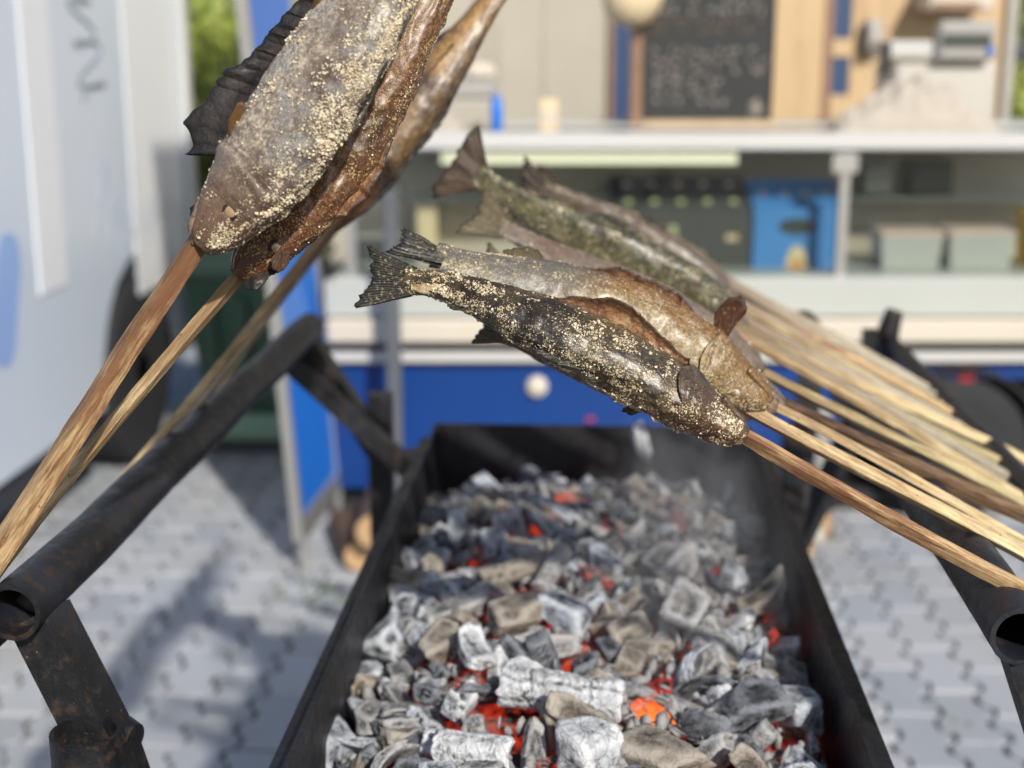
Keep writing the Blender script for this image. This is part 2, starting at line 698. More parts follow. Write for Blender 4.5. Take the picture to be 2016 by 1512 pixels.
# ------------------------------------------------------------------ glowing bed and charcoal
t = NT('ember bed')
n1 = t.noise(26, 4, .6)
n2 = t.noise(90, 4, .6)
sx_ = t.n('ShaderNodeSeparateXYZ'); t.l(t.coord(), sx_.inputs[0])
hot = t.ramp(t.math('ABSOLUTE', t.math('ADD', sx_.outputs[0], .005)), [(.16, 1), (.215, .08)])   # embers cool towards the steel walls
glow = t.ramp(t.math('ADD', t.math('MULTIPLY', n1, .7), t.math('MULTIPLY', n2, .3)), [(.46, 0), (.60, 1)])
t.set(col=t.mix(n2, (.012, .010, .010), (.10, .095, .09)), rough=.95, ecol=t.ramp(n2, [(.42, (1, .02, .010)), (.62, (1, .07, .016)), (.75, (1, .2, .04))]), estr=t.math('MULTIPLY', t.math('MULTIPLY', glow, hot), .40))
t.bump(n2, .8, .004)
M['ember'] = t.m


def coal_top(x, y):
    """height of the coal heap"""
    u = (x - TX0) / (TX1 - TX0)
    e = min(u, 1 - u)
    edge = min(1, max(0, e / .26)) ** .7
    yb = min(1, max(0, (TY1 - .035 - y) / .25))
    z = .768 + .036 * edge + .012 * mnoise.noise(Vector((x * 7, y * 7, 1.2)))
    z += .018 * math.exp(-((y - 1.3) / .2) ** 2) * edge
    return z - .035 * (1 - yb) ** 1.5


nx, ny = 60, 150
vs, fs = [], []
for j in range(ny + 1):
    for i in range(nx + 1):
        x = TX0 + .007 + (TX1 - TX0 - .014) * i / nx
        y = TY0 + .007 + (TY1 - TY0 - .014) * j / ny
        z = coal_top(x, y) - .024 + .008 * mnoise.noise(Vector((x * 45, y * 45, 3)))
        vs.append((x, y, z))
for j in range(ny):
    for i in range(nx):
        a = j * (nx + 1) + i
        fs.append((a, a + 1, a + nx + 2, a + nx + 1))
setprops(link('ember_bed', mesh_from('ember_bed', vs, fs, True), M['ember']), 'bed of glowing red embers under the charcoal lumps in the trough', 'embers', kind='stuff')


def coal_mat(name, ash, core, edge, ash_lo, ash_hi, crack=.5):
    t = NT(name)
    oi = t.n('ShaderNodeObjectInfo')
    geo = t.n('ShaderNodeNewGeometry')
    pt = t.ramp(geo.outputs['Pointiness'], [(.49, 0), (.54, 1)])
    n1 = t.noise(38, 5, .62)
    n2 = t.noise(300, 5, .7)
    a = t.ramp(t.math('ADD', n1, t.math('MULTIPLY', t.math('SUBTRACT', n2, .5), .35)), [(ash_lo, 0), (ash_hi, 1)])
    tone = t.ramp(oi.outputs['Random'], [(0, tuple(x * .72 for x in ash)), (.5, ash), (1, tuple(min(1, x * 1.18) for x in ash))])
    tone = t.mix(t.ramp(n2, [(.35, .0), (.7, .6)]), tone, tuple(x * .55 for x in ash))
    c = t.mix(a, core, tone)
    c = t.mix(t.math('MULTIPLY', pt, .75), c, edge)
    ck = t.voro(75, 'DISTANCE_TO_EDGE', t.mapping((1, .32, 1)))
    ckm = t.math('MULTIPLY', t.ramp(ck, [(.0, 1), (.05, 0)]), crack)
    c = t.mix(ckm, c, (.03, .03, .03))
    t.set(col=c, rough=.95, spec=.12)
    b = t.bump(n2, .9, .0032)
    b = t.bump(n1, .7, .005, b)
    t.bump(t.math('SUBTRACT', 1.0, ckm), .6, .0016, b)
    return t.m


CM = {
    'white': coal_mat('white ash coal', (.55, .59, .65), (.07, .07, .08), (.80, .83, .88), .38, .52, .35),
    'grey': coal_mat('grey ash coal', (.28, .28, .285), (.035, .035, .04), (.52, .53, .55), .42, .55, .3),
    'tan': coal_mat('tan ash coal', (.25, .22, .185), (.045, .04, .035), (.45, .42, .38), .38, .52, .25),
    'blue': coal_mat('bluish ash coal', (.36, .41, .50), (.02, .023, .03), (.66, .72, .80), .44, .57, .35),
    'black': coal_mat('black charcoal', (.22, .24, .27), (.012, .013, .016), (.30, .33, .38), .56, .68, .3),
}


t = NT('hot coal')
n1 = t.noise(55, 5, .6)
n2 = t.noise(280, 4, .65)
hotm = t.ramp(n1, [(.46, 0), (.60, 1)])
c = t.mix(t.ramp(n2, [(.4, 0), (.6, 1)]), (.025, .02, .02), (.22, .21, .20))
t.set(col=c, rough=.95, spec=.1, ecol=t.ramp(n1, [(.5, (1, .03, .012)), (.66, (1, .10, .02)), (.78, (1, .26, .05))]), estr=t.math('MULTIPLY', hotm, .42))
t.bump(n2, .9, .003)
CM['hot'] = t.m


def coal_shape(seed, dims, nplanes=13, rough=.05, curve=0.0):
    r = random.Random(seed)
    bm_v, bm_f = ico(4)
    planes = []
    for ax in range(3):
        for sg in (-1, 1):
            nrm = Vector((r.gauss(0, .22), r.gauss(0, .22), r.gauss(0, .22)))
            nrm[ax] += sg
            planes.append((nrm.normalized(), r.uniform(.70, .98)))
    for k in range(max(2, nplanes - 5)):
        nrm = Vector((r.gauss(0, 1), r.gauss(0, 1), r.gauss(0, 1))).normalized()
        planes.append((nrm, r.uniform(.72, 1.05)))
    out = []
    for v in bm_v:
        d = Vector(v)
        rad = 1.6
        for nrm, h in planes:
            k = d.dot(nrm)
            if k > .05:
                rad = min(rad, h / k)
        nn = mnoise.noise(d * 2.3 + Vector((seed, 0, 0))) * rough * .9 + mnoise.noise(d * 6 + Vector((0, seed, 0))) * rough * .9 + \
            abs(mnoise.noise(d * 11 + Vector((0, seed, 5)))) * rough * -1.1
        q = d * (rad * (1 + nn))
        q = Vector((q.x * dims[0], q.y * dims[1], q.z * dims[2]))
        if curve:
            q.z += curve * (q.x ** 2 / max(dims[0], 1e-4)) - curve * dims[0] * .3
        out.append(q)
    return mesh_from('coal', out, bm_f, True)


_ico = {}


def ico(sub):
    if sub in _ico:
        return _ico[sub]
    import bmesh
    b = bmesh.new()
    bmesh.ops.create_icosphere(b, subdivisions=sub, radius=1)
    b.verts.ensure_lookup_table()
    r = ([v.co.copy() for v in b.verts], [[v.index for v in f.verts] for f in b.faces])
    b.free()
    _ico[sub] = r
    return r


def log_shape(seed, L, R, seg=36, n=44, split=False):
    """a piece of branch charcoal with checked (cracked) surface"""
    r = random.Random(seed)
    vs, fs = [], []
    rings = []
    cr = [r.uniform(-.44, .44) for _ in range(4)]
    cq = [(r.uniform(0, 2 * PI), r.uniform(1.2, 3.0)) for _ in cr]
    for i in range(n + 1):
        u = i / n - .5
        for j in range(seg):
            a = 2 * PI * j / seg
            rad = R * (1 + .10 * mnoise.noise(Vector((math.cos(a), math.sin(a), u * 3 + seed))) + .04 * mnoise.noise(Vector((math.cos(a) * 4, math.sin(a) * 4, u * 20 + seed))))
            for q, (qa, qw) in zip(cr, cq):
                w = abs(u - q + .05 * mnoise.noise(Vector((math.cos(a) * 1.5, math.sin(a) * 1.5, q * 9))))
                da = abs((a - qa + PI) % (2 * PI) - PI)
                if w < .012 and da < qw:
                    rad *= 1 - .20 * (1 - w / .012) * (1 - da / qw)
            for q in (0.6, 1.9, 2.9, 4.4):
                w = abs(((a - q + .3 * mnoise.noise(Vector((u * 9, q, seed)))) + PI) % (2 * PI) - PI)
                if w < .10:
                    rad *= .84 + .16 * (w / .10)
            e = max(0, (abs(u) - .46) / .04)
            rad *= 1 - .13 * e * e
            z = math.sin(a)
            if split and z < -.15:
                z = -.15 + (z + .15) * .12
            vs.append(Vector((u * L + .004 * mnoise.noise(Vector((math.cos(a) * 3, math.sin(a) * 3, seed))), math.cos(a) * rad, z * rad)))
    for i in range(n):
        for j in range(seg):
            k = (j + 1) % seg
            fs.append((i * seg + j, i * seg + k, (i + 1) * seg + k, (i + 1) * seg + j))
    for e, base in ((0, 0), (1, n * seg)):
        c = len(vs)
        vs.append(sum((vs[base + j] for j in range(seg)), Vector()) / seg + Vector(((-1 if e == 0 else 1) * -.003, 0, 0)))
        for j in range(seg):
            k = (j + 1) % seg
            fs.append((base + k, base + j, c) if e == 0 else (base + j, base + k, c))
    return mesh_from('coal', vs, fs, True)


SHAPES = []
for k in range(9):
    r = random.Random(100 + k)
    a = r.uniform(.024, .034)
    SHAPES.append(coal_shape(k * 3.7 + 1, (a, a * r.uniform(.42, .75), a * r.uniform(.34, .6)), r.choice((7, 8, 9)), .09))
for k in range(4):
    r = random.Random(200 + k)
    SHAPES.append(coal_shape(k * 5.1 + 40, (r.uniform(.036, .046), .015, .0125), 8, .06, r.choice((0, .12, -.1))))
for k in range(3):
    SHAPES.append(log_shape(k * 2.9 + 3, .055 + .012 * k, .0125 + .002 * k, 24, 26, k == 1))
# shards: thin curled bark-like pieces
for k in range(5):
    SHAPES.append(coal_shape(k * 8.3 + 70, (.030 + .002 * k, .018, .0060), 9, .13, .5 - .25 * k))
# material variants share geometry
SHV = {}


def coal_data(si, mk):
    if (si, mk) not in SHV:
        me = SHAPES[si].copy()
        me.materials.append(CM[mk])
        SHV[(si, mk)] = me
    return SHV[(si, mk)]


ASHW = {'white': 'whitish', 'grey': 'mid-grey', 'tan': 'brownish-grey', 'blue': 'blue-grey', 'black': 'black', 'hot': 'red-glowing'}


def zone_words(x, y):
    side = 'against the left wall' if x < -.19 else 'left of centre' if x < -.06 else 'on the centre line' if x < .05 else 'right of centre' if x < .17 else 'against the right wall'
    dep = 'at the very front' if y < 1.10 else 'level with the big log' if y < 1.27 else 'behind the big log' if y < 1.45 else \
        'at mid length' if y < 1.68 else 'in the far third' if y < 1.92 else 'by the far end wall'
    return side, dep


def put_coal(me, loc, rot, scale, label, name='charcoal_lump', group='charcoal lumps in the grill trough', cat='charcoal'):
    o = bpy.data.objects.new(name, me)
    COL.objects.link(o)
    o.location = loc
    o.rotation_euler = rot
    o.scale = (scale,) * 3
    return setprops(o, label, cat, group)


# hero pieces read off the photograph: (px, py, shape, material, yaw deg, tilt, scale, label)
def coal_at(px, py, dz=0.0):
    q = onz(px, py, .79)
    for _ in range(4):
        q = onz(px, py, coal_top(q.x, q.y) + dz)
    return q


taken = []


def hero(px, py, me, mk, yaw, tilt, roll, scale, label, dz=.012):
    q = coal_at(px, py, dz)
    me = me.copy()
    me.materials.clear()
    me.materials.append(CM[mk])
    put_coal(me, q, (math.radians(roll), math.radians(tilt), math.radians(yaw)), scale, label)
    L = max(v.co.x for v in me.vertices) * scale
    W = max(v.co.y for v in me.vertices) * scale
    d = Vector((math.cos(math.radians(yaw)), math.sin(math.radians(yaw)), 0))
    for u in (-.75, 0, .75):
        taken.append((q.x + d.x * L * u, q.y + d.y * L * u, max(W, .018)))


qf = coal_at(1283, 1428, .0)
taken.append((qf.x, qf.y, .026))
big = log_shape(17.3, .118, .0205, 44, 70)
hero(1105, 1365, big, 'white', -7, 3, 20, 1.0, 'large white cracked charcoal log lying crosswise in front of the coals', .020)
hero(930, 1478, log_shape(5.5, .070, .0165, 32, 40), 'white', -4, 2, 60, 1.0, 'short white cracked log at the bottom edge of the trough, left of the ashy block', .016)
hero(1165, 1480, coal_shape(9.2, (.031, .027, .026), 10, .07), 'white', 25, -18, 10, 1.0, 'frosty white blocky coal at the bottom centre of the picture', .02)
hero(905, 1385, coal_shape(33.3, (.036, .015, .013), 9, .08, .6), 'white', 75, 10, 30, 1.0, 'curved white ash piece touching the left end of the large log', .018)
hero(935, 1285, coal_shape(35.8, (.030, .014, .010), 9, .07, .3), 'white', 110, -15, 20, 1.0, 'thin pale ash slab standing above the large white log', .020)
hero(690, 1345, coal_shape(41.0, (.033, .021, .016), 9, .07, .2), 'blue', 35, 14, 0, 1.0, 'dark coal with frosty rim against the left trough wall', .014)
hero(640, 1465, coal_shape(42.4, (.036, .024, .018), 8, .06), 'blue', 55, 10, 12, 1.0, 'frosted dark coal in the near left corner of the trough', .018)
hero(765, 1260, coal_shape(43.9, (.029, .022, .020), 8, .05), 'blue', 55, -20, 10, 1.0, 'bluish grey block with white edges near the left wall', .020)
hero(780, 1150, coal_shape(44.9, (.036, .026, .016), 9, .05), 'tan', -10, 8, 25, 1.0, 'broad tan-grey flake of charcoal at the left wall', .024)
hero(890, 1205, coal_shape(46.2, (.050, .018, .013), 9, .05), 'grey', 48, -6, 0, 1.0, 'long grey slab slanting up to the right in the left half', .022)
hero(870, 1265, coal_shape(47.7, (.034, .020, .020), 10, .05), 'tan', 60, -12, 15, 1.0, 'brownish block beside the thin pale ash slab', .020)
hero(1085, 1120, log_shape(8.8, .072, .0125, 24, 30), 'grey', 68, -22, 0, 1.0, 'slim pale grey stick of charcoal propped upright in the middle', .030)
hero(1005, 1125, log_shape(9.8, .080, .013, 24, 30), 'tan', 25, -8, 0, 1.0, 'grey round stick of charcoal left of the upright slim one', .022)
hero(1015, 1210, coal_shape(50.1, (.036, .024, .018), 9, .05), 'tan', 20, -10, 14, 1.0, 'large tan-grey chunk over a red glow in the middle', .026)
hero(1110, 1205, coal_shape(51.4, (.030, .021, .017), 8, .05), 'blue', -35, 16, 0, 1.0, 'lilac-grey chunk tilted beside the tan chunk', .024)
hero(1050, 1270, coal_shape(52.8, (.040, .017, .013), 10, .05), 'grey', 8, 4, 0, 1.0, 'long low grey piece just behind the large white log', .020)
hero(1300, 1482, coal_shape(55.5, (.042, .026, .018), 9, .07), 'tan', -28, 8, 10, 1.0, 'big brown-black mottled lump right of the frosty white block', .016)
hero(1480, 1395, coal_shape(56.6, (.040, .026, .018), 10, .07), 'black', 24, -6, 0, 1.0, 'black lump with pale ash streaks near the right wall', .020)
hero(1575, 1395, coal_shape(57.1, (.023, .023, .022), 9, .04), 'blue', 10, 0, 0, 1.0, 'pale blue-grey rounded lump beside the right wall', .022)
hero(1345, 1215, coal_shape(58.4, (.034, .024, .024), 8, .05), 'grey', 70, -20, 0, 1.05, 'tall pale grey lump standing in the right half of the bed', .030)
hero(1500, 1180, coal_shape(59.9, (.034, .020, .010), 8, .06, .3), 'tan', 15, -30, 0, 1.0, 'triangular pale flake leaning on the right trough wall', .034)
hero(1320, 1110, coal_shape(61.0, (.034, .024, .022), 8, .05), 'grey', 30, -25, 0, 1.05, 'pale grey block with blue-grey face in the far right part', .026)

# loose fill, one object for each lump
cells = []
sp = .0338
jy = 0
y = TY0 + .10
while y < TY1 - .03:
    x = TX0 + .026 + (sp / 2 if jy % 2 else 0)
    while x < TX1 - .018:
        cells.append((x + random.uniform(-.010, .010), y + random.uniform(-.010, .010)))
        x += sp
    y += sp * .86
    jy += 1
ncoal = 0
far_parts = []
cells.sort(key=lambda q: q[1])
for (x, y) in cells:
    q = Vector((x, y, coal_top(x, y)))
    px, py, Z = pix(q)
    if py > 1610:
        continue
    if any((x - a) ** 2 + (y - b) ** 2 < (w + .003) ** 2 for a, b, w in taken):
        continue
    if random.random() < .06 and y > .95:      # gaps where the embers glow
        continue
    wts = [.12, .28, .28, .14, .18]
    if x < -.10:
        wts = [.20, .12, .12, .32, .24]
    if x > .10 and y > 1.2:
        wts = [.14, .40, .16, .18, .12]
    if y > 1.85:
        wts = [.05, .28, .25, .12, .30]
    mk = random.choices(('white', 'grey', 'tan', 'blue', 'black'), wts)[0]
    if random.random() < .10 and abs(x) < .19:
        mk = 'hot'
    si = random.randrange(len(SHAPES))
    s = random.uniform(.62, 1.12) * (.95 if y > 1.7 else 1.0)
    px = min(max(x, TX0 + .030 * s), TX1 - .030 * s)
    side, dep = zone_words(x, y)
    loc = Vector((px, y, q.z + random.uniform(-.004, .012) - (.010 if mk == 'hot' else 0)))
    rot = Euler((random.gauss(0, .8), random.gauss(0, .55), random.uniform(0, 2 * PI)))
    if ncoal < 276:
        put_coal(coal_data(si, mk), loc, rot, s, f'{ASHW[mk]} charcoal lump {side} of the trough, {dep}')
    else:
        far_parts.append((si, mk, Matrix.Translation(loc) @ rot.to_matrix().to_4x4() @ Matrix.Scale(s, 4)))
    ncoal += 1
if far_parts:
    keys = list(CM)
    V_, F_l, MI = [], [], []
    n0 = 0
    for si, mk, mtx in far_parts:
        me = SHAPES[si]
        co = np.empty(len(me.vertices) * 3, dtype=np.float32)
        me.vertices.foreach_get('co', co)
        A_m = np.array(mtx)
        co = co.reshape(-1, 3) @ A_m[:3, :3].T + A_m[:3, 3]
        V_ += co.tolist()
        F_l += [[i + n0 for i in p_.vertices] for p_ in me.polygons]
        MI += [keys.index(mk)] * len(me.polygons)
        n0 += len(co)
    me = mesh_from('far_charcoal', V_, F_l, True)
    for k in keys:
        me.materials.append(CM[k])
    me.polygons.foreach_set('material_index', MI)
    setprops(link('far_charcoal', me), 'small charcoal lumps at the far end of the trough', 'charcoal', kind='stuff')
print('coals', ncoal)

# small broken bits and ash flakes between the lumps
t = NT('ash flake')
c = t.mix(t.noise(90, 4), (.10, .10, .10), (.44, .45, .47))
t.set(col=c, rough=1.0, spec=.05)
M['ash'] = t.m
iv, if_ = ico(1)
bv, bf = [], []
for k in range(1500):
    x = random.uniform(TX0 + .012, TX1 - .012)
    y = random.uniform(1.0, TY1 - .02)
    if random.random() < .35:
        x = random.uniform(.02, TX1 - .012); y = random.uniform(1.2, 1.9)
    z = coal_top(x, y) + random.uniform(-.014, .016)
    sc = random.uniform(.0016, .0075)
    R = Euler((random.uniform(0, 6), random.uniform(0, 6), random.uniform(0, 6))).to_matrix()
    fl = random.random() < .85
    n0 = len(bv)
    sx, sy, sz = (sc * 2.0, sc * 1.1, sc * .18) if fl else (sc, sc * .8, sc * .7)
    for v in iv:
        jj = 1 + .35 * mnoise.noise(v * 1.9 + Vector((k * .7, 0, 0)))
        bv.append(R @ Vector((v.x * sx * jj, v.y * sy * jj, v.z * sz * jj)) + Vector((x, y, z)))
    bf += [[a + n0 for a in f] for f in if_]
setprops(link('ash_flakes', mesh_from('ash_flakes', bv, bf, True), M['ash']), 'pale ash flakes and crumbs scattered over the charcoal', 'ash', kind='stuff')

# flames
def flame_mat(name, stops, strength):
    t = NT(name)
    h = t.attr('h')
    t.t.nodes.remove(t.b)
    em = t.n('ShaderNodeEmission'); tr = t.n('ShaderNodeBsdfTransparent'); mx = t.n('ShaderNodeMixShader')
    t.l(t.ramp(h, stops), em.inputs[0])
    em.inputs[1].default_value = strength
    nz = t.noise(1.0, 3, .5, t.mapping((90, 90, 35)))
    f = t.math('MULTIPLY', t.ramp(h, [(0, .75), (.35, .8), (1, .12)]), t.ramp(nz, [(.32, .25), (.62, 1)]))
    t.l(f, mx.inputs[0]); t.l(tr.outputs[0], mx.inputs[1]); t.l(em.outputs[0], mx.inputs[2]); t.l(mx.outputs[0], t.out.inputs[0])
    return t.m


M['flame'] = flame_mat('flame', [(0, (1, .34, .06)), (.35, (1, .20, .03)), (.75, (1, .09, .015)), (1, (.8, .04, .01))], 1.25)
t = NT('flame yellow')
t.set(col=(0, 0, 0), rough=1, spec=0, ecol=(1, .62, .16), estr=1.2)
M['flamey'] = t.m


def flame(px, py, w, h, seed, label, mat='flame', dz=.0, tongues=3, lift=0.0):
    q = coal_at(px, py, dz)
    q.z += lift
    vs, fs, hs = [], [], []
    r = random.Random(seed)
    for k in range(tongues):
        ox = (k - (tongues - 1) / 2) * w * .55
        hh = h * r.uniform(.55, 1.0) if k != tongues // 2 else h
        seg, n = 14, 16
        base = len(vs)
        for i in range(n + 1):
            u = i / n
            rad = w * .40 * (1 + .25 * mnoise.noise(Vector((u * 5, seed, 2)))) * (math.sin(PI * min(1, u * .80 + .20)) ** .9) * (1 - u) ** .42
            wob = Vector((mnoise.noise(Vector((u * 2.5, seed, k))), mnoise.noise(Vector((u * 2.5, seed + 4, k))), 0)) * w * .5 * u
            for j in range(seg):
                a = 2 * PI * j / seg
                vs.append(q + Vector((ox, 0, u * hh)) + wob + Vector((math.cos(a) * rad, math.sin(a) * rad * .6, 0)))
                hs.append(u)
        for i in range(n):
            for j in range(seg):
                kk = (j + 1) % seg
                fs.append((base + i * seg + j, base + i * seg + kk, base + (i + 1) * seg + kk, base + (i + 1) * seg + j))
    me = mesh_from('flame', vs, fs, True)
    at = me.attributes.new('h', 'FLOAT', 'POINT')
    at.data.foreach_set('value', hs)
    return setprops(link('flame', me, M[mat], origin=q), label, 'flame', 'small flames on the coals')


flame(1280, 1432, .050, .044, 1, 'orange flame at the right end of the large white log', dz=-.012, tongues=1)
flame(1322, 1426, .036, .028, 4, 'low red-orange flame right beside the larger one', dz=-.012, tongues=1)
flame(945, 985, .014, .028, 5, 'small orange flame at the far left of the coals', tongues=1)
flame(1330, 1000, .012, .018, 8, 'small yellow flame at the far right of the coals', 'flamey', tongues=3)
flame(1217, 935, .012, .022, 11, 'tiny orange flame in front of the dark end wall', tongues=1)

# ash-coated splinter leaning on the far end wall
me = coal_shape(77.7, (.030, .011, .009), 9, .09, .15)
me.materials.append(CM['white'])
put_coal(me, P(1263, 872, 2.165), (.2, math.radians(72), .4), 1.15, 'white ash splinter standing against the dark far end wall', 'ash_splinter', None, 'charcoal')

# ================================================================== FISH
def fish_mat(name, belly, flank, back, char=(.05, .02, .012), char_amt=.6, char_th=.55, crust=(.62, .55, .42), crust_d=(.55, .8), crust_amt=.8,
             mottle=(.2, .1, .05), mottle_amt=.5, rough=.42, spots=None, back_pos=(.42, .66), crust_scale=620, seed=0.0, scorch_head=.35, rear=None, tint2=None):
    t = NT(name)
    co = t.mapping((1, 1, 1), loc=(seed, seed * .7, 0))
    d = t.attr('d')
    tt = t.attr('t')
    big = t.noise(16, 4, .55, co)
    med = t.noise(70, 5, .6, co)
    fine = t.noise(330, 4, .65, co)
    vfine = t.noise(crust_scale, 3, .6, co)
    dd = t.math('ADD', d, t.math('MULTIPLY', t.math('SUBTRACT', med, .5), .30))
    c = t.ramp(dd, [(.08, belly), (back_pos[0], flank), (back_pos[1], back), (1.0, tuple(x * .8 for x in back))])
    # mottled browning
    c = t.mix(t.math('MULTIPLY', t.ramp(med, [(.42, 0), (.66, 1)]), mottle_amt), c, mottle)
    c = t.mix(t.math('MULTIPLY', t.ramp(fine, [(.47, 0), (.57, 1)]), .75), c, tuple(x * .30 for x in flank))
    c = t.mix(t.math('MULTIPLY', t.ramp(fine, [(.38, 1), (.46, 0)]), .40), c, tuple(min(1, x * 1.8) for x in flank))
    if tint2:
        c = t.mix(t.math('MULTIPLY', t.ramp(t.noise(34, 4, .6, t.mapping((1, 1, 1), loc=(seed + 3, 1, 2))), [(.5, 0), (.64, 1)]), .65), c, tint2)
    if rear:
        c = t.mix(t.math('MULTIPLY', t.ramp(t.math('ADD', tt, t.math('MULTIPLY', t.math('SUBTRACT', med, .5), .25)), [(.52, 0), (.66, 1)]), .85), c, rear)
    vf2 = t.noise(820, 3, .6, co)
    c = t.mix(t.math('MULTIPLY', t.ramp(vf2, [(.5, 0), (.62, 1)]), .55), c, tuple(x * .28 for x in flank))
    c = t.mix(t.math('MULTIPLY', t.ramp(vf2, [(.34, 1), (.45, 0)]), .35), c, tuple(min(1, x * 1.7) for x in flank))
    # charred patches
    ch = t.math('MULTIPLY', t.ramp(big, [(char_th, 0), (char_th + .12, 1)]), char_amt)
    c = t.mix(ch, c, char)
    hd = t.math('MULTIPLY', t.ramp(t.math('ADD', tt, t.math('MULTIPLY', t.math('SUBTRACT', med, .5), .2)), [(.12, 1), (.26, 0)]), scorch_head)
    c = t.mix(hd, c, mottle)
    if spots:
        sp = t.ramp(t.voro(120, 'F1', co), [(.22, 1), (.32, 0)])
        sp = t.math('MULTIPLY', sp, t.ramp(t.noise(45, 2, .5, co), [(.45, 0), (.58, .8)]))
        c = t.mix(sp, c, spots)
    # gill edge and mouth inside
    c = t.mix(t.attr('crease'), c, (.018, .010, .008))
    # dried salt film: clusters of pale specks
    dm = t.ramp(t.math('ADD', d, t.math('MULTIPLY', t.math('SUBTRACT', big, .5), .5)), [(crust_d[0], 0), (crust_d[1], 1)])
    reg = t.math('MULTIPLY', t.ramp(med, [(.38, 0), (.60, 1)]), dm)
    thr = t.math('SUBTRACT', .68, t.math('MULTIPLY', reg, .20))
    ck = t.math('MULTIPLY', t.math('MULTIPLY', t.math('SUBTRACT', vfine, thr), 18.0, True), crust_amt)
    ck = t.math('MINIMUM', ck, 1.0)
    cc = t.mix(t.noise(95, 2, .5, co), tuple(x * .8 for x in crust), tuple(min(1, x * 1.18) for x in crust))
    c = t.mix(ck, c, cc)
    t.set(col=c, rough=t.ramp(ck, [(0, rough), (1, .85)]), spec=.5, coat=t.math('MULTIPLY', t.math('SUBTRACT', 1.0, ck), .22), coatr=.28)
    b = t.bump(med, .35, .003)
    b = t.bump(fine, .55, .0011, b)
    t.bump(ck, .8, .0011, b)
    return t.m


def flap_mat(name, c0, c1, c2, rough=.5, edge=(.02, .010, .008)):
    t = NT(name)
    med = t.noise(60, 5, .6)
    fine = t.noise(300, 5, .7)
    v = t.attr('v')
    c = t.ramp(t.math('ADD', t.math('MULTIPLY', med, .65), t.math('MULTIPLY', fine, .35)), [(.36, c0), (.5, c1), (.64, c2)])
    ve = t.math('ADD', v, t.math('MULTIPLY', t.math('SUBTRACT', med, .5), .7))
    c = t.mix(t.math('MULTIPLY', t.ramp(ve, [(.62, 0), (.95, 1)]), .85), c, edge)
    c = t.mix(t.ramp(fine, [(.62, 0), (.70, .7)]), c, tuple(min(1, x * 1.9) for x in c2))
    t.set(col=c, rough=rough, spec=.5, coat=.25, coatr=.3)
    b = t.bump(med, .6, .003)
    t.bump(fine, .8, .0016, b)
    return t.m


def fin_mat(name, c0, c1, edge):
    t = NT(name)
    u = t.attr('u')
    v = t.attr('v')
    rays = t.math('SINE', t.math('MULTIPLY', u, 130.0))
    fine = t.noise(350, 4, .65)
    c = t.mix(t.ramp(rays, [(.3, 0), (.9, .65)]), c0, c1)
    c = t.mix(t.ramp(fine, [(.55, 0), (.68, .8)]), c, edge)
    c = t.mix(t.math('MULTIPLY', t.ramp(v, [(.8, 0), (1, 1)]), .6), c, tuple(x * .4 for x in c0))
    t.set(col=c, rough=.5, spec=.5)
    b = t.bump(rays, .6, .0009)
    t.bump(fine, .5, .0007, b)
    return t.m


t = NT('salt')
t.set(col=t.mix(t.noise(130, 3), (.42, .31, .16), (.80, .74, .60)), rough=.6, spec=.5, sss=.0)
M['salt'] = t.m
t = NT('cooked eye')
t.set(col=t.mix(t.noise(230, 3), (.40, .34, .24), (.30, .15, .05)), rough=.25, spec=.6, coat=.5)
M['eye'] = t.m
t = NT('cooked eye white')
t.set(col=t.mix(t.noise(260, 3), (.55, .53, .47), (.22, .20, .16)), rough=.25, spec=.6, coat=.5)
M['eyew'] = t.m
M['socket'] = simple_mat('eye socket skin', (.035, .022, .016), .35, .3, 200)

PROF_T = [0, .008, .02, .04, .07, .12, .2, .3, .4, .5, .6, .7, .8, .88, .94, 1.0]
PROF_H = [.20, .30, .39, .49, .60, .74, .91, .99, 1.0, .97, .88, .74, .57, .46, .41, .44]
PROF_W = [.30, .42, .52, .62, .72, .86, .98, 1.0, .99, .93, .80, .62, .43, .29, .19, .11]


def smooth_interp(x, xs, ys):
    return np.interp(x, xs, ys)


def catmull(pts, n):
    pts = [np.array(p_, float) for p_ in pts]
    ext = [2 * pts[0] - pts[1]] + pts + [2 * pts[-1] - pts[-2]]
    segs = len(pts) - 1
    dense = []
    for i in range(segs):
        p0, p1, p2, p3 = ext[i:i + 4]
        for k in range(40):
            u = k / 40
            dense.append(.5 * ((2 * p1) + (-p0 + p2) * u + (2 * p0 - 5 * p1 + 4 * p2 - p3) * u * u + (-p0 + 3 * p1 - 3 * p2 + p3) * u ** 3))
    dense.append(pts[-1])
    dense = np.array(dense)
    L = np.concatenate([[0], np.cumsum(np.linalg.norm(np.diff(dense, axis=0), axis=1))])
    s = np.linspace(0, L[-1], n)
    return np.stack([np.interp(s, L, dense[:, k]) for k in range(3)], 1), L[-1]


def unit(a):
    return a / np.maximum(np.linalg.norm(a, axis=-1, keepdims=True), 1e-9)


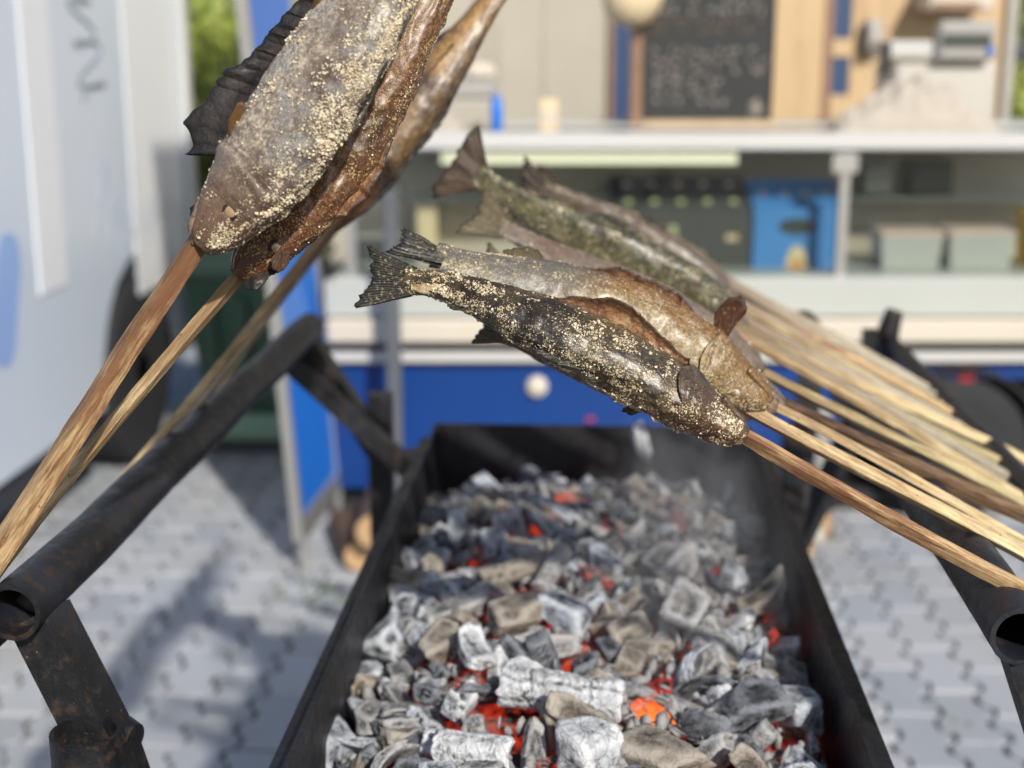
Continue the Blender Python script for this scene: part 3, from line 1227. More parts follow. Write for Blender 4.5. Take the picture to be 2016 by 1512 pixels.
class Fish:
    def __init__(self, spine, dorsal, Hm, Wm, seed, belly_open=(.30, .64), wrinkle=1.0, nt=150, na=84):
        self.nt, self.na, self.seed = nt, na, seed
        self.C, self.L = catmull(spine, nt)
        T = unit(np.gradient(self.C, axis=0))
        dl = [np.array(x, float) for x in (dorsal if isinstance(dorsal, list) else [dorsal])]
        dv = np.array([np.interp(np.linspace(0, 1, nt), np.linspace(0, 1, len(dl)), [q[k] for q in dl]) for k in range(3)]).T if len(dl) > 1 else np.tile(dl[0], (nt, 1))
        D = unit(dv - T * np.sum(dv * T, 1, keepdims=True))
        self.T, self.D = T, D
        self.S = np.cross(T, D)
        self.origin = self.C[nt // 2].copy()
        t = np.linspace(0, 1, nt)
        k = np.ones(5) / 5
        hh = np.convolve(np.pad(np.interp(t, PROF_T, PROF_H), 2, 'edge'), k, 'valid')
        ww = np.convolve(np.pad(np.interp(t, PROF_T, PROF_W), 2, 'edge'), k, 'valid')
        self.hh, self.ww = hh * Hm, ww * Wm
        self.Hm, self.Wm = Hm, Wm
        ang = np.linspace(0, 2 * PI, na, endpoint=False)      # 0 = dorsal, pi = belly
        self.t, self.ang = t, ang
        V = np.zeros((nt, na, 3))
        dd = np.zeros((nt, na)); cr = np.zeros((nt, na))
        for i in range(nt):
            ca, sa = np.cos(ang), np.sin(ang)
            ex = .86
            y = np.sign(sa) * np.abs(sa) ** ex * self.ww[i]
            z = np.sign(ca) * np.abs(ca) ** ex * self.hh[i]
            # back a little keeled, belly a little flattened
            z = np.where(z < 0, z * .96, z)
            op = np.clip((t[i] - belly_open[0]) / .05, 0, 1) * np.clip((belly_open[1] - t[i]) / .06, 0, 1)
            bel = np.clip((np.abs(ang - PI) - .0) / .42, 0, 1)
            z += op * (1 - bel) ** 2 * self.hh[i] * .55          # slit pushed in
            rad = np.ones(na)
            # gill cover
            tg = .205 + .021 * np.cos(ang - PI) + .010 * np.array([mnoise.noise(Vector((q_ * 1.7, seed, 7.7))) for q_ in ang])
            x = (t[i] - tg) / .012
            lat = np.abs(np.sin(ang)) ** .5
            step = np.where((x < 0) & (x > -8), (1 + x / 8) ** 2, 0)
            rad += .085 * step * lat
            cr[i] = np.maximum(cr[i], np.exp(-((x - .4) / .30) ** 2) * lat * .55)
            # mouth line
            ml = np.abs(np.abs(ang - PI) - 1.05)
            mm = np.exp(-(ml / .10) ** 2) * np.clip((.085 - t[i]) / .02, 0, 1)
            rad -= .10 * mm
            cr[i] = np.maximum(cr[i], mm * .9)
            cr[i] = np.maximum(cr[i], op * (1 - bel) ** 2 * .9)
            for a in range(na):
                q = Vector((t[i] * 7, math.cos(ang[a]) * 1.2, math.sin(ang[a]) * 1.2 + seed))
                rad[a] += wrinkle * (.085 * mnoise.noise(q * .8) + .045 * mnoise.noise(q * 2.6) + .030 * mnoise.noise(q * 6.3) - .028 * abs(mnoise.noise(q * 4.1 + Vector((9, 2, 4)))) + .014 * mnoise.noise(q * 13.7)
                                      - .060 * max(0, .35 - abs(mnoise.noise(Vector((t[i] * 13, math.cos(ang[a]) * 2.3, math.sin(ang[a]) * 2.3 + seed * 3))))) ** 1.0 * 1.6
                                      + .035 * mnoise.noise(Vector((t[i] * 34, ang[a] * 1.1, seed))))
            V[i] = self.C[i] + (D[i][None] * (z * rad)[:, None] + self.S[i][None] * (y * rad)[:, None])
            dd[i] = (1 + ca) / 2
        self.V, self.dd, self.cr = V, dd, cr
        N = np.cross(np.roll(V, -1, 1) - np.roll(V, 1, 1), np.gradient(V, axis=0))
        N = unit(N)
        out = V - self.C[:, None]
        sg = np.sign(np.sum(N * out, -1, keepdims=True))
        self.N = N * np.where(sg == 0, 1, sg)

    def body(self, name, mat, label=None, cat=None, group=None):
        nt, na = self.nt, self.na
        vs = list(self.V.reshape(-1, 3))
        d = list(self.dd.reshape(-1)); tt = list(np.repeat(self.t, na)); cr = list(self.cr.reshape(-1))
        fs = []
        for i in range(nt - 1):
            for a in range(na):
                b = (a + 1) % na
                fs.append((i * na + a, i * na + b, (i + 1) * na + b, (i + 1) * na + a))
        # open mouth: ring turned inside
        prev = 0
        for s, dep in ((.80, .004), (.66, .020), (.4, .034)):
            base = len(vs)
            c = self.C[0] + self.T[0] * dep
            for a in range(na):
                vs.append(c + (self.V[0][a] - self.C[0]) * s)
                d.append(.3); tt.append(0); cr.append(.9)
            for a in range(na):
                b = (a + 1) % na
                fs.append((prev + b, prev + a, base + a, base + b))
            prev = base
        fs.append([prev + a for a in range(na)])
        # tail end cap
        fs.append([(nt - 1) * na + a for a in range(na)])
        me = mesh_from(name, [np.array(v) - self.origin for v in vs], fs, True)
        for nm, arr in (('d', d), ('t', tt), ('crease', cr)):
            at = me.attributes.new(nm, 'FLOAT', 'POINT')
            at.data.foreach_set('value', np.array(arr, dtype=np.float32))
        me.materials.append(mat)
        o = bpy.data.objects.new(name, me)
        COL.objects.link(o)
        o.location = self.origin
        ROOTM[o.name] = Matrix.Translation(Vector(self.origin))
        self.root = o
        return setprops(o, label, cat, group)

    def _link(self, name, vs, fs, mat, attrs=None, smooth=True, parent=None):
        me = mesh_from(name, [np.array(v) - self.origin for v in vs], fs, smooth)
        for nm, arr in (attrs or {}).items():
            at = me.attributes.new(nm, 'FLOAT', 'POINT')
            at.data.foreach_set('value', np.array(arr, dtype=np.float32))
        me.materials.append(mat)
        o = bpy.data.objects.new(name, me)
        COL.objects.link(o)
        o.parent = parent or self.root
        return o

    def surf(self, t, ang):
        x = min(self.nt - 1.001, max(0, t * (self.nt - 1)))
        i = int(x); u = x - i
        y = (ang % (2 * PI)) / (2 * PI) * self.na
        a = int(y) % self.na; w = y - int(y); b = (a + 1) % self.na
        mixv = lambda A: (A[i, a] * (1 - u) + A[i + 1, a] * u) * (1 - w) + (A[i, b] * (1 - u) + A[i + 1, b] * u) * w
        return mixv(self.V), unit(mixv(self.N)), i

    def fan(self, name, base, dirs, lens, normal, mat, thick=.0022, nr=8, curl=0.0, corr=.0005, ragged=.05, seed=0):
        """a fin: base points, a direction and length per ray; solid with corrugated rays"""
        base = np.array(base); dirs = unit(np.array(dirs)); lens = np.array(lens)
        m = len(base)
        nrm = unit(np.array(normal, float))
        vs, fs, U, Vv = [], [], [], []
        for side in (1, -1):
            for i in range(m):
                rg = 1 + ragged * mnoise.noise(Vector((i * .55, seed, 3.3))) * 2
                for k in range(nr + 1):
                    v = k / nr
                    th = thick * (1 - .8 * v) * .5
                    if k == nr: th = .00015
                    wv = corr * (1 if i % 2 else -1) * (v ** .5)
                    cu = curl * v * v * lens[i] + .06 * lens[i] * mnoise.noise(Vector((i * .35, v * 2.2, seed)))
                    vs.append(base[i] + dirs[i] * lens[i] * rg * v + nrm * (side * th + wv + cu))
                    U.append(i / max(1, m - 1)); Vv.append(v)
        W = nr + 1
        off = m * W
        for i in range(m - 1):
            for k in range(nr):
                p0 = i * W + k
                fs.append((p0, p0 + 1, p0 + W + 1, p0 + W))
                fs.append((off + p0, off + p0 + W, off + p0 + W + 1, off + p0 + 1))
            fs.append((i * W + nr, off + i * W + nr, off + (i + 1) * W + nr, (i + 1) * W + nr))
        for i in (0, m - 1):
            for k in range(nr):
                p0 = i * W + k
                fs.append((p0, off + p0, off + p0 + 1, p0 + 1))
        return self._link(name, vs, fs, mat, {'u': U, 'v': Vv, 'd': [.6] * len(vs), 't': [.9] * len(vs)})

    def tail(self, mat, length=.062, spread=.62, fork=.30, twist=0.0, curl=.0, seed=0):
        T, D, S = self.T[-1], self.D[-1], self.S[-1]
        D2 = D * math.cos(twist) + S * math.sin(twist)
        S2 = np.cross(T, D2)
        m = 27
        base, dirs, lens = [], [], []
        h = self.hh[-1]
        for i in range(m):
            s = -1 + 2 * i / (m - 1)
            base.append(self.C[-1] - T * .010 + D2 * s * h * .92)
            a = s * spread
            dirs.append(T * math.cos(a) + D2 * math.sin(a))
            lens.append(length * (1 - fork * (1 - abs(s) ** 1.5)) * (1 + .012 * math.sin(i * 2.1)))
        return self.fan('tail_fin', base, dirs, lens, S2, mat, .004, 10, curl, .0005, .05, seed)

    def ridge_fin(self, name, t0, t1, ang, length, lean, mat, side=0.0, seed=0, m=17):
        """fin standing on the back or belly; lean > 0 sweeps it towards the tail; side tilts it sideways"""
        base, dirs, lens = [], [], []
        for i in range(m):
            u = i / (m - 1)
            p, n, k = self.surf(t0 + (t1 - t0) * u, ang)
            base.append(p - n * .002)
            dd = n * (1 - abs(side)) + self.T[k] * (lean + .25 * u) + self.S[k] * side
            dirs.append(dd)
            lens.append(length * (.55 + .45 * math.sin(PI * min(1, .25 + u * .72))))
        nrm = np.cross(unit(np.array(dirs[m // 2])), self.T[int((t0 + t1) / 2 * (self.nt - 1))])
        return self.fan(name, base, dirs, lens, nrm, mat, .0024, 7, .08, .0004, .08, seed)

    def free_fin(self, name, t, ang, direction, length, width, normal, mat, seed=0, m=13, curl=.1):
        """pectoral or pelvic fin: a narrow fan on one spot"""
        p, n, k = self.surf(t, ang)
        d = unit(np.array(direction, float)); nrm = unit(np.array(normal, float))
        w = unit(np.cross(nrm, d))
        base, dirs, lens = [], [], []
        for i in range(m):
            s = -1 + 2 * i / (m - 1)
            base.append(p - n * .003 + w * s * width * .22)
            dirs.append(d + w * s * .34)
            lens.append(length * (1 - .35 * abs(s) ** 1.6 - .12 * s))
        return self.fan(name, base, dirs, lens, nrm, mat, .0026, 8, curl, .0006, .06, seed)

    def eye(self, t, ang, r, mat):
        p, n, k = self.surf(t, ang)
        iv, if_ = ico(3)
        vs = []
        Tn = self.T[k]
        b = unit(np.cross(n, Tn)); c = np.cross(b, n)
        for v in iv:
            vs.append(p - n * r * .30 + (b * v.x + c * v.y) * r + n * v.z * r * .42)
        return self._link('eye', vs, if_, mat)

    def plate(self, name, t0, t1, a0, a1, lift, mat, seed=0, n=26, m=22, round_=True):
        """a plate of skin and bone lying on the body, its rear edge standing off"""
        vs, fs, d, tt, cr = [], [], [], [], []
        for side in (1, 0):
            for i in range(n + 1):
                u = i / n
                for j in range(m + 1):
                    w = j / m
                    rear = t1 - (t1 - t0) * .45 * (2 * w - 1) ** 2 if round_ else t1
                    t = t0 + (rear - t0) * u
                    a = a0 + (a1 - a0) * w
                    p, nn, k = self.surf(t, a)
                    e = min(1, 6 * w, 6 * (1 - w))
                    off = lift * u ** 2.2 * e + .0006 * mnoise.noise(Vector((u * 6, w * 6, seed))) + .0004
                    th = .0016 if side else -.0012
                    vs.append(p + nn * (off + th * min(1, 4 * u) * e))
                    d.append((1 + math.cos(a)) / 2); tt.append(t); cr.append(.9 if (u > .97 and side == 0) else 0)
        W = m + 1
        off_ = (n + 1) * W
        for i in range(n):
            for j in range(m):
                p0 = i * W + j
                fs.append((p0, p0 + 1, p0 + W + 1, p0 + W))
                fs.append((off_ + p0, off_ + p0 + W, off_ + p0 + W + 1, off_ + p0 + 1))
        for j in range(m):
            p0 = n * W + j
            fs.append((p0, p0 + 1, off_ + p0 + 1, off_ + p0))
        return self._link(name, vs, fs, mat, {'d': d, 't': tt, 'crease': cr})

    def head_parts(self, mat, seed, eye_t, eye_a, r, eyemat):
        for sgn in (1, -1):
            A = (lambda q: q) if sgn > 0 else (lambda q: 2 * PI - q)
            self.plate('gill_cover', .125, .235, A(.80), A(2.45), .0026, mat, seed + sgn)
            self.plate('jaw', .006, .105, A(1.75), A(2.15), .0026, mat, seed + 5 + sgn, 18, 8, False)
            p, n, k = self.surf(eye_t, A(eye_a))
            iv, if_ = ico(2)
            b = unit(np.cross(n, self.T[k])); c = np.cross(b, n)
            self._link('eye_socket', [p - n * r * .45 + (b * v.x + c * v.y) * r * 1.5 + n * v.z * r * .50 for v in iv], if_, M['socket'])
            self.eye(eye_t, A(eye_a), r, eyemat)

    def flap(self, t0, t1, ang0, lenf, outdir, mat, thick=.0045, seed=0, curl=0.0, nl=70, nw=16, ragged=.25, drop=.0):
        """belly wall standing off the body: strip rooted in the belly edge"""
        vs, fs, vat = [], [], []
        for side in (1, -1):
            for i in range(nl + 1):
                u = i / nl
                t = t0 + (t1 - t0) * u
                p, n, k = self.surf(t, ang0)
                od = unit(np.array(outdir(u) if callable(outdir) else outdir, float))
                bl = lenf(u) * (1 + ragged * mnoise.noise(Vector((u * 3.1, seed, 0))) + ragged * .30 * mnoise.noise(Vector((u * 8.7, seed, 2))) + ragged * .14 * mnoise.noise(Vector((u * 47, seed, 2))))
                nrm = unit(np.cross(od, self.T[k]))
                for j in range(nw + 1):
                    v = j / nw
                    w = .12 * bl * v * mnoise.noise(Vector((u * 3.3, v * 2.5, seed + 9))) + .0009 * mnoise.noise(Vector((u * 29, v * 9, seed))) + curl * bl * v * v
                    th = thick * (1 - .55 * v) * .5
                    if j == nw: th *= .35
                    vs.append(p - n * .008 + od * bl * v + nrm * (w + side * th) + self.T[k] * drop * v)
                    vat.append(v)
        W = nw + 1
        off = (nl + 1) * W
        for i in range(nl):
            for j in range(nw):
                p0 = i * W + j
                fs.append((p0, p0 + 1, p0 + W + 1, p0 + W))
                fs.append((off + p0, off + p0 + W, off + p0 + W + 1, off + p0 + 1))
            fs.append((i * W + nw, off + i * W + nw, off + (i + 1) * W + nw, (i + 1) * W + nw))
        for i in (0, nl):
            for j in range(nw):
                p0 = i * W + j
                fs.append((p0, off + p0, off + p0 + 1, p0 + 1))
        return self._link('belly_flap', vs, fs, mat, {'v': vat})

    def salt(self, count, dens, seed=0, rmin=.00035, rmax=.0013, mat=None):
        """grains of roasted salt stuck on the skin"""
        r = np.random.default_rng(seed)
        iv, if_ = ico(1)
        iv0 = np.array([tuple(v) for v in iv]); if0 = np.array(if_)
        W = np.zeros((self.nt - 1, self.na))
        for i in range(3, self.nt - 1):
            t = self.t[i]
            for k in range(self.na):
                a = self.ang[k]
                dn = dens(t, a, (1 + math.cos(a)) / 2)
                if dn <= 0:
                    continue
                q = Vector((t * 11 + seed, math.cos(a) * 1.5, math.sin(a) * 1.5))
                m = .44 + .95 * mnoise.noise(q) + .55 * mnoise.noise(q * 2.9) + .55 * mnoise.noise(q * 7.5)
                W[i, k] = dn * max(0.015, min(1, (m - .45) * 3.0)) ** 1.6
        W /= W.sum()
        n = count
        cell = r.choice(W.size, n, p=W.reshape(-1))
        ci, ck = cell // self.na, cell % self.na
        u = r.uniform(size=(n, 1)); w = r.uniform(size=(n, 1))
        k1 = (ck + 1) % self.na
        P_ = (self.V[ci, ck] * (1 - u) + self.V[ci + 1, ck] * u) * (1 - w) + (self.V[ci, k1] * (1 - u) + self.V[ci + 1, k1] * u) * w
        N_ = self.N[ci, ck]
        Rr = np.minimum(rmax * 1.6, rmin + (rmax - rmin) * r.exponential(.30, n))
        jit = r.uniform(.45, 1.5, (n, len(iv0), 1))
        vs = (P_ + N_ * Rr[:, None] * .25)[:, None, :] + iv0[None] * jit * Rr[:, None, None]
        faces = (if0[None] + (np.arange(n) * len(iv0))[:, None, None]).reshape(-1, 3)
        me = bpy.data.meshes.new('salt_crust')
        vv = (vs.reshape(-1, 3) - self.origin)
        me.from_pydata(vv.tolist(), [], faces.tolist())
        me.update()
        me.materials.append(mat or M['salt'])
        o = bpy.data.objects.new('salt_crust', me)
        COL.objects.link(o)
        o.parent = self.root
        return setprops(o, kind='stuff')


def cdir(right, down, toward):
    """direction in picture terms: right, down, towards the camera"""
    v = _rt * right - _up * down - _fw * toward
    return np.array(v.normalized())


def px_spine(pts, Z):
    return [np.array(P(x, y, Z if not isinstance(Z, (list, tuple)) else Z[i])) for i, (x, y) in enumerate(pts)]


# ---- sticks
def stick(a, b, w0, w1, mat, label, seed, group=None, twist=.3, hfac=.8, bend=.004):
    """split wooden skewer from a (in the fish) to b; square-ish, irregular"""
    a, b = Vector(a), Vector(b)
    L = (b - a).length
    X = (b - a).normalized()
    Y = X.cross(Vector((0, 0, 1))).normalized()
    Zv = X.cross(Y) * -1
    Rm = Matrix((X, Y, Zv)).transposed().to_4x4()
    Rm.translation = a
    n = 90
    prof = []
    r = random.Random(seed)
    corners = [(1, 1), (-1, 1), (-1, -1), (1, -1)]
    ring2 = []
    for q in range(4):
        p0 = Vector(corners[q]); p1 = Vector(corners[(q + 1) % 4])
        p0 = p0 * r.uniform(.88, 1.1); 
        for k in range(4):
            ring2.append(p0.lerp(p1, k / 4 + .03))
    for q in range(0, 16, 4):      # chamfer corners
        ring2[q] = ring2[q] * .985
    seg = len(ring2)
    vs, ss = [], []
    for i in range(n + 1):
        u = i / n
        w = (w0 + (w1 - w0) * min(1, u * 1.15)) * .5
        tw = twist * (u - .3) + .08 * mnoise.noise(Vector((u * 4, seed, 0)))
        off = Vector((bend * math.sin(u * PI * 1.3 + seed), bend * .8 * math.sin(u * PI * 1.7 + seed * 2), 0))
        for j, q in enumerate(ring2):
            rr = w * (1 + .10 * mnoise.noise(Vector((u * 9, j * .55, seed))) + .05 * mnoise.noise(Vector((u * 34, j * .9, seed + 3))))
            yy, zz = q.x * rr, q.y * rr * hfac
            c, s = math.cos(tw + seed), math.sin(tw + seed)
            vs.append((u * L, yy * c - zz * s + off.x, yy * s + zz * c + off.y))
            ss.append(u)
    fs = []
    for i in range(n):
        for j in range(seg):
            k = (j + 1) % seg
            fs.append((i * seg + j, i * seg + k, (i + 1) * seg + k, (i + 1) * seg + j))
    fs.append(list(range(seg))[::-1])
    fs.append([n * seg + j for j in range(seg)])
    me = mesh_from('wooden_skewer', vs, fs)
    at = me.attributes.new('s', 'FLOAT', 'POINT')
    at.data.foreach_set('value', np.array(ss, dtype=np.float32))
    me.materials.append(mat)
    o = bpy.data.objects.new('wooden_skewer', me)
    COL.objects.link(o)
    o.matrix_world = Rm
    auto_smooth(o, 22)
    return setprops(o, label, 'skewer', group)


G_R = 'skewers resting on the right pipe rail'
G_L = 'skewers resting on the left pipe rail'


def right_stick(px, py, Z, y_pipe, w, mat, label, seed, beyond=1.0, w1=None, into=.045):
    """from a head point in the picture over the right pipe; 'beyond' is how far past the pipe in metres"""
    h = P(px, py, Z)
    c = Vector((PRX, y_pipe, PZ + R_OD + w * .42))
    d = (c - h).normalized()
    w *= .86
    return stick(h - d * into, c + d * beyond, w, (w1 or w * 1.15) * (.88 if w1 else 1), mat, label, seed, G_R)


right_stick(1455, 855, 1.129, 1.097, .0128, STICKM[0], 'nearest tan skewer running from the front trout to the right edge', 1, .26, .0155)
right_stick(1480, 800, 1.244, 1.216, .0125, STICKM[1], 'second pale skewer just above the nearest one on the right', 2.1, .25)
right_stick(1502, 793, 1.320, 1.291, .0120, STICKM[1], 'third bright skewer from the right front, above the second', 3.3, .30)
right_stick(1530, 796, 1.423, 1.393, .0150, STICKM[3], 'dark shadowed skewer behind the third bright one', 4.2, .30)
right_stick(1500, 727, 1.509, 1.484, .0115, STICKM[4], 'thin olive skewer with open gaps on both sides', 5.4, .30)
right_stick(1450, 660, 1.60, 1.585, .0130, STICKM[1], 'lowest skewer of the blurred bundle on the right', 6.1, .30)
right_stick(1470, 650, 1.720, 1.702, .0130, STICKM[4], 'second lowest skewer of the blurred bundle on the right', 7.7, .29)
right_stick(1460, 620, 1.822, 1.807, .0130, STICKM[2], 'middle grey skewer of the blurred bundle on the right', 8.2, .25)
right_stick(1455, 600, 1.900, 1.887, .0130, STICKM[2], 'third topmost skewer of the blurred bundle on the right', 9.9, .235)
right_stick(1450, 575, 2.000, 1.991, .0130, STICKM[2], 'second topmost skewer of the blurred bundle on the right', 10.3, .225)
right_stick(1450, 560, 2.096, 2.089, .0140, STICKM[2], 'topmost skewer of the blurred bundle on the right', 11.6, .22)


EXTRA = [(1452, 655, 1.648, 'grey skewer of the bundle, between its two lowest ones', 2, .0125), (1455, 640, 1.768, 'pale skewer of the bundle, just under its middle', 1, .012),
         (1455, 612, 1.858, 'olive skewer of the bundle, just over its middle', 4, .012), (1452, 590, 1.945, 'tan skewer of the bundle, fourth from its top', 0, .012),
         (1450, 568, 2.042, 'grey skewer of the bundle, directly under the topmost one', 2, .013)]
for k, (px, py, yy, lb, mi, w) in enumerate(EXTRA):
    right_stick(px, py, yy + .012, yy, w, STICKM[mi], lb, 12.3 + k * 1.9, (.29, .27, .25, .23, .225)[k])


def left_stick(px, py, Z, con, w, w1, mat, label, seed, beyond=.27, into=.03):
    h = P(px, py, Z)
    c = Vector(con)
    d = (c - h).normalized()
    return stick(h - d * into, c + d * beyond, w, w1, mat, label, seed, G_L)


left_stick(398, 478, 1.05, P(-18, 1130, 1.118) + Vector((-.006, 0, .004)), 0.0152, .0215, STICKM[0], 'thick tan skewer of the front fish at the left edge', 0.55, .24)
left_stick(466, 542, 1.122, P(70, 1062, 1.165) + Vector((-.006, 0, .004)), .0115, .0135, STICKM[1], 'pale skewer beside the thick one, second from the left', 2.75, .24)
left_stick(645, 455, 1.535, (-.495, 1.513, 1.020), .0100, .0105, STICKM[1], 'blurred skewer second from the far end of the left rail', 4.4, .26)
left_stick(650, 455, 1.66, (-.495, 1.64, 1.020), .0125, .0130, STICKM[2], 'blurred greyish skewer between the two far ones on the left rail', 7.3, .26)
left_stick(655, 452, 1.83, (-.495, 1.805, 1.020), .0110, .0110, STICKM[1], 'farthest blurred skewer on the left rail', 5.9, .26)

# ---- the fish
FG = 'grilled fish on skewers over the coals'
mE = fish_mat('trout skin dark', (.16, .11, .055), (.085, .075, .05), (.022, .021, .021), (.012, .009, .008), .85, .52, (.62, .53, .35), (.25, .75), .75,
              (.13, .055, .025), .45, .32, None, (.30, .58), 640, 1.0, .35, None, (.12, .095, .04))
mF = fish_mat('trout skin golden', (.20, .085, .035), (.25, .185, .075), (.045, .045, .035), (.06, .022, .012), .6, .6, (.50, .43, .27), (.0, .3), .7,
              (.16, .075, .03), .45, .36, None, (.62, .92), 520, 2.2, .35, (.085, .095, .105))
mA = fish_mat('charr skin ashy', (.42, .40, .36), (.36, .31, .245), (.035, .033, .033), (.055, .026, .016), .9, .53, (.62, .55, .40), (.52, .74), 1.0,
              (.12, .062, .036), .65, .5, None, (.50, .72), 560, 3.1, .80, None, (.20, .215, .235))
mB = fish_mat('charr skin browned', (.16, .075, .03), (.20, .095, .04), (.15, .075, .035), (.022, .012, .010), .7, .55, (.50, .36, .16), (.0, .2), .75,
              (.10, .03, .016), .6, .4, None, (.45, .8), 560, 4.6, .6)
mC = fish_mat('trout skin amber', (.07, .06, .055), (.42, .25, .09), (.035, .028, .024), (.025, .014, .012), .9, .50, (.5, .42, .3), (.1, .5), .3,
              (.14, .06, .025), .5, .28, None, (.45, .72), 480, 5.5, .8)
mG = fish_mat('trout skin olive', (.17, .15, .11), (.13, .125, .068), (.02, .021, .02), (.10, .05, .03), .4, .62, (.42, .38, .22), (.1, .4), .55,
              (.07, .06, .04), .4, .33, (.32, .29, .15), (.55, .80), 420, 6.7, .2)
mH = fish_mat('trout skin grey brown', (.26, .21, .17), (.19, .155, .12), (.09, .08, .065), (.09, .04, .025), .5, .57, (.4, .36, .28), (.1, .5), .4,
              (.12, .07, .045), .5, .4, None, (.5, .85), 480, 7.9, .3)
mI = fish_mat('trout skin pinkish', (.32, .22, .16), (.26, .18, .125), (.17, .11, .075), (.10, .045, .025), .5, .58, (.42, .36, .27), (.1, .5), .5,
              (.17, .09, .05), .5, .4, None, (.5, .85), 520, 8.8, .3)
fl_dark = flap_mat('charred belly wall', (.004, .003, .003), (.010, .006, .0055), (.030, .014, .010), .6, (.005, .004, .004))
fl_brown = flap_mat('browned belly wall', (.05, .018, .008), (.19, .085, .032), (.36, .24, .12))
fl_grey = flap_mat('ashy jaw skin', (.10, .07, .05), (.28, .23, .18), (.40, .36, .30), .6, (.12, .06, .04))
fl_crust = flap_mat('salt crusted skin edge', (.10, .06, .03), (.34, .25, .13), (.55, .47, .32), .7, (.40, .32, .20))
fl_tan = flap_mat('tan belly wall', (.14, .07, .03), (.30, .20, .10), (.42, .33, .20))
fn_dark = fin_mat('dark fin', (.022, .022, .021), (.085, .082, .06), (.42, .38, .28))
fn_olive = fin_mat('olive fin', (.075, .06, .035), (.16, .13, .07), (.30, .25, .14))
fn_amber = fin_mat('amber fin', (.15, .075, .026), (.34, .20, .075), (.10, .05, .025))
fn_char = fin_mat('charred fin', (.045, .018, .010), (.15, .065, .028), (.28, .17, .09))
fn_brown = fin_mat('brown tail fin', (.07, .048, .036), (.13, .095, .07), (.22, .16, .10))

# E: front trout on the right, its back turned to the camera
E_ = Fish(px_spine([(1466, 860), (1400, 822), (1300, 757), (1180, 690), (1060, 634), (960, 590), (870, 560), (795, 553)], [1.125, 1.125, 1.125, 1.126, 1.13, 1.14, 1.155, 1.165]),
          [cdir(-.40, .78, .62), cdir(-.42, .70, .75), cdir(-.4, .75, .62), cdir(-.10, .98, .30)], .0295, .0215, 1.7)
E_.body('grilled_trout', mE, 'dark salt-flecked grilled trout at the front of the right-hand row', 'fish', FG)
E_.tail(fn_dark, .050, .34, .22, .0, .05, 1)
E_.ridge_fin('dorsal_fin', .43, .55, .0, .020, 1.6, fn_dark, .35, 2)
E_.ridge_fin('adipose_fin', .79, .83, .0, .010, 1.4, fn_dark, .2, 3, 9)
E_.free_fin('pectoral_fin', .245, 5.05, cdir(-.93, .12, .15), .024, .016, cdir(.1, .75, .6), fn_dark, 4)
E_.free_fin('pelvic_fin', .50, 2.5, cdir(.72, .45, .3), .034, .014, cdir(.3, -.6, .7), fn_amber, 5)
E_.head_parts(mE, 1, .085, 1.05, .0036, M['eyew'])
E_.flap(.20, .66, 2.35, lambda u: .023 * math.sin(PI * min(1, .10 + u * .90)) ** .8, lambda u: cdir(.30, -.95, .05 + .15 * u), fl_brown, .0050, 2, .25, 110, 18, .45)
E_.flap(.06, .52, 5.30, lambda u: .0065 * math.sin(PI * min(1, .08 + u * .9)) ** .5, cdir(-.45, .85, .2), fl_crust, .006, 14, .1, 120, 8, .9)
E_.flap(.66, .97, 5.1, lambda u: .006, cdir(-.1, .95, .2), fl_crust, .005, 15, .1, 70, 8, .8)
E_.salt(9500, lambda t, a, d: (.18 + .62 * max(0, 1 - abs(a - 1.35) / .8) * (1 if t > .25 else .5) + .55 * max(0, 1 - abs(a - 2 * PI + .75) / .5)
                               + .7 * max(0, min(1, (t - .72) * 6)) * max(0, 1 - abs(((a + PI) % (2 * PI) - PI) + .5) / .7)) * (.75 if t < .16 else 1), 3, .00016, .00085)

E_.salt(650, lambda t, a, d: max(0, 1 - abs(a - 2 * PI + .85) / .45) * (1.0 if .12 < t < .6 else .25) + .8 * max(0, min(1, (t - .70) * 6)) * max(0, 1 - abs(a - 5.2) / .8), 31, .0006, .0018)

# F: second trout on the right, golden flank
F_ = Fish(px_spine([(1512, 797), (1440, 748), (1340, 684), (1220, 620), (1090, 572), (980, 540), (900, 516), (855, 500)], [1.244, 1.244, 1.244, 1.24, 1.235, 1.23, 1.225, 1.225]),
          [cdir(-.3, .9, .25), cdir(-.35, .9, .2), cdir(-.2, .93, .25), cdir(-.15, .85, .5)], .0355, .023, 4.4)
F_.body('grilled_trout', mF, 'golden-brown grilled trout with one upright fin, just behind the dark front trout', 'fish', FG)
F_.tail(fn_dark, .048, .26, .15, .5, .0, 6)
F_.free_fin('pectoral_fin', .20, 3.6, cdir(.30, -.95, .1), .044, .020, cdir(.2, .1, .95), fn_char, 7, 13, .12)
F_.free_fin('pelvic_fin', .09, 3.5, cdir(.55, .80, .1), .020, .012, cdir(.2, .1, .95), fn_char, 8)
F_.flap(.26, .66, 3.5, lambda u: .023 * math.sin(PI * min(1, .08 + u * .9)) ** .6, cdir(.15, -.93, .2), fl_brown, .0065, 5, .2, 100, 16, .40)
F_.ridge_fin('anal_fin', .70, .80, PI, .016, 1.0, fn_olive, .2, 9)
F_.head_parts(mF, 2, .095, 1.1, .0036, M['eyew'])
F_.salt(4200, lambda t, a, d: .25 + .5 * max(0, min(1, (t - .62) * 6)), 8, .00018, .0007)

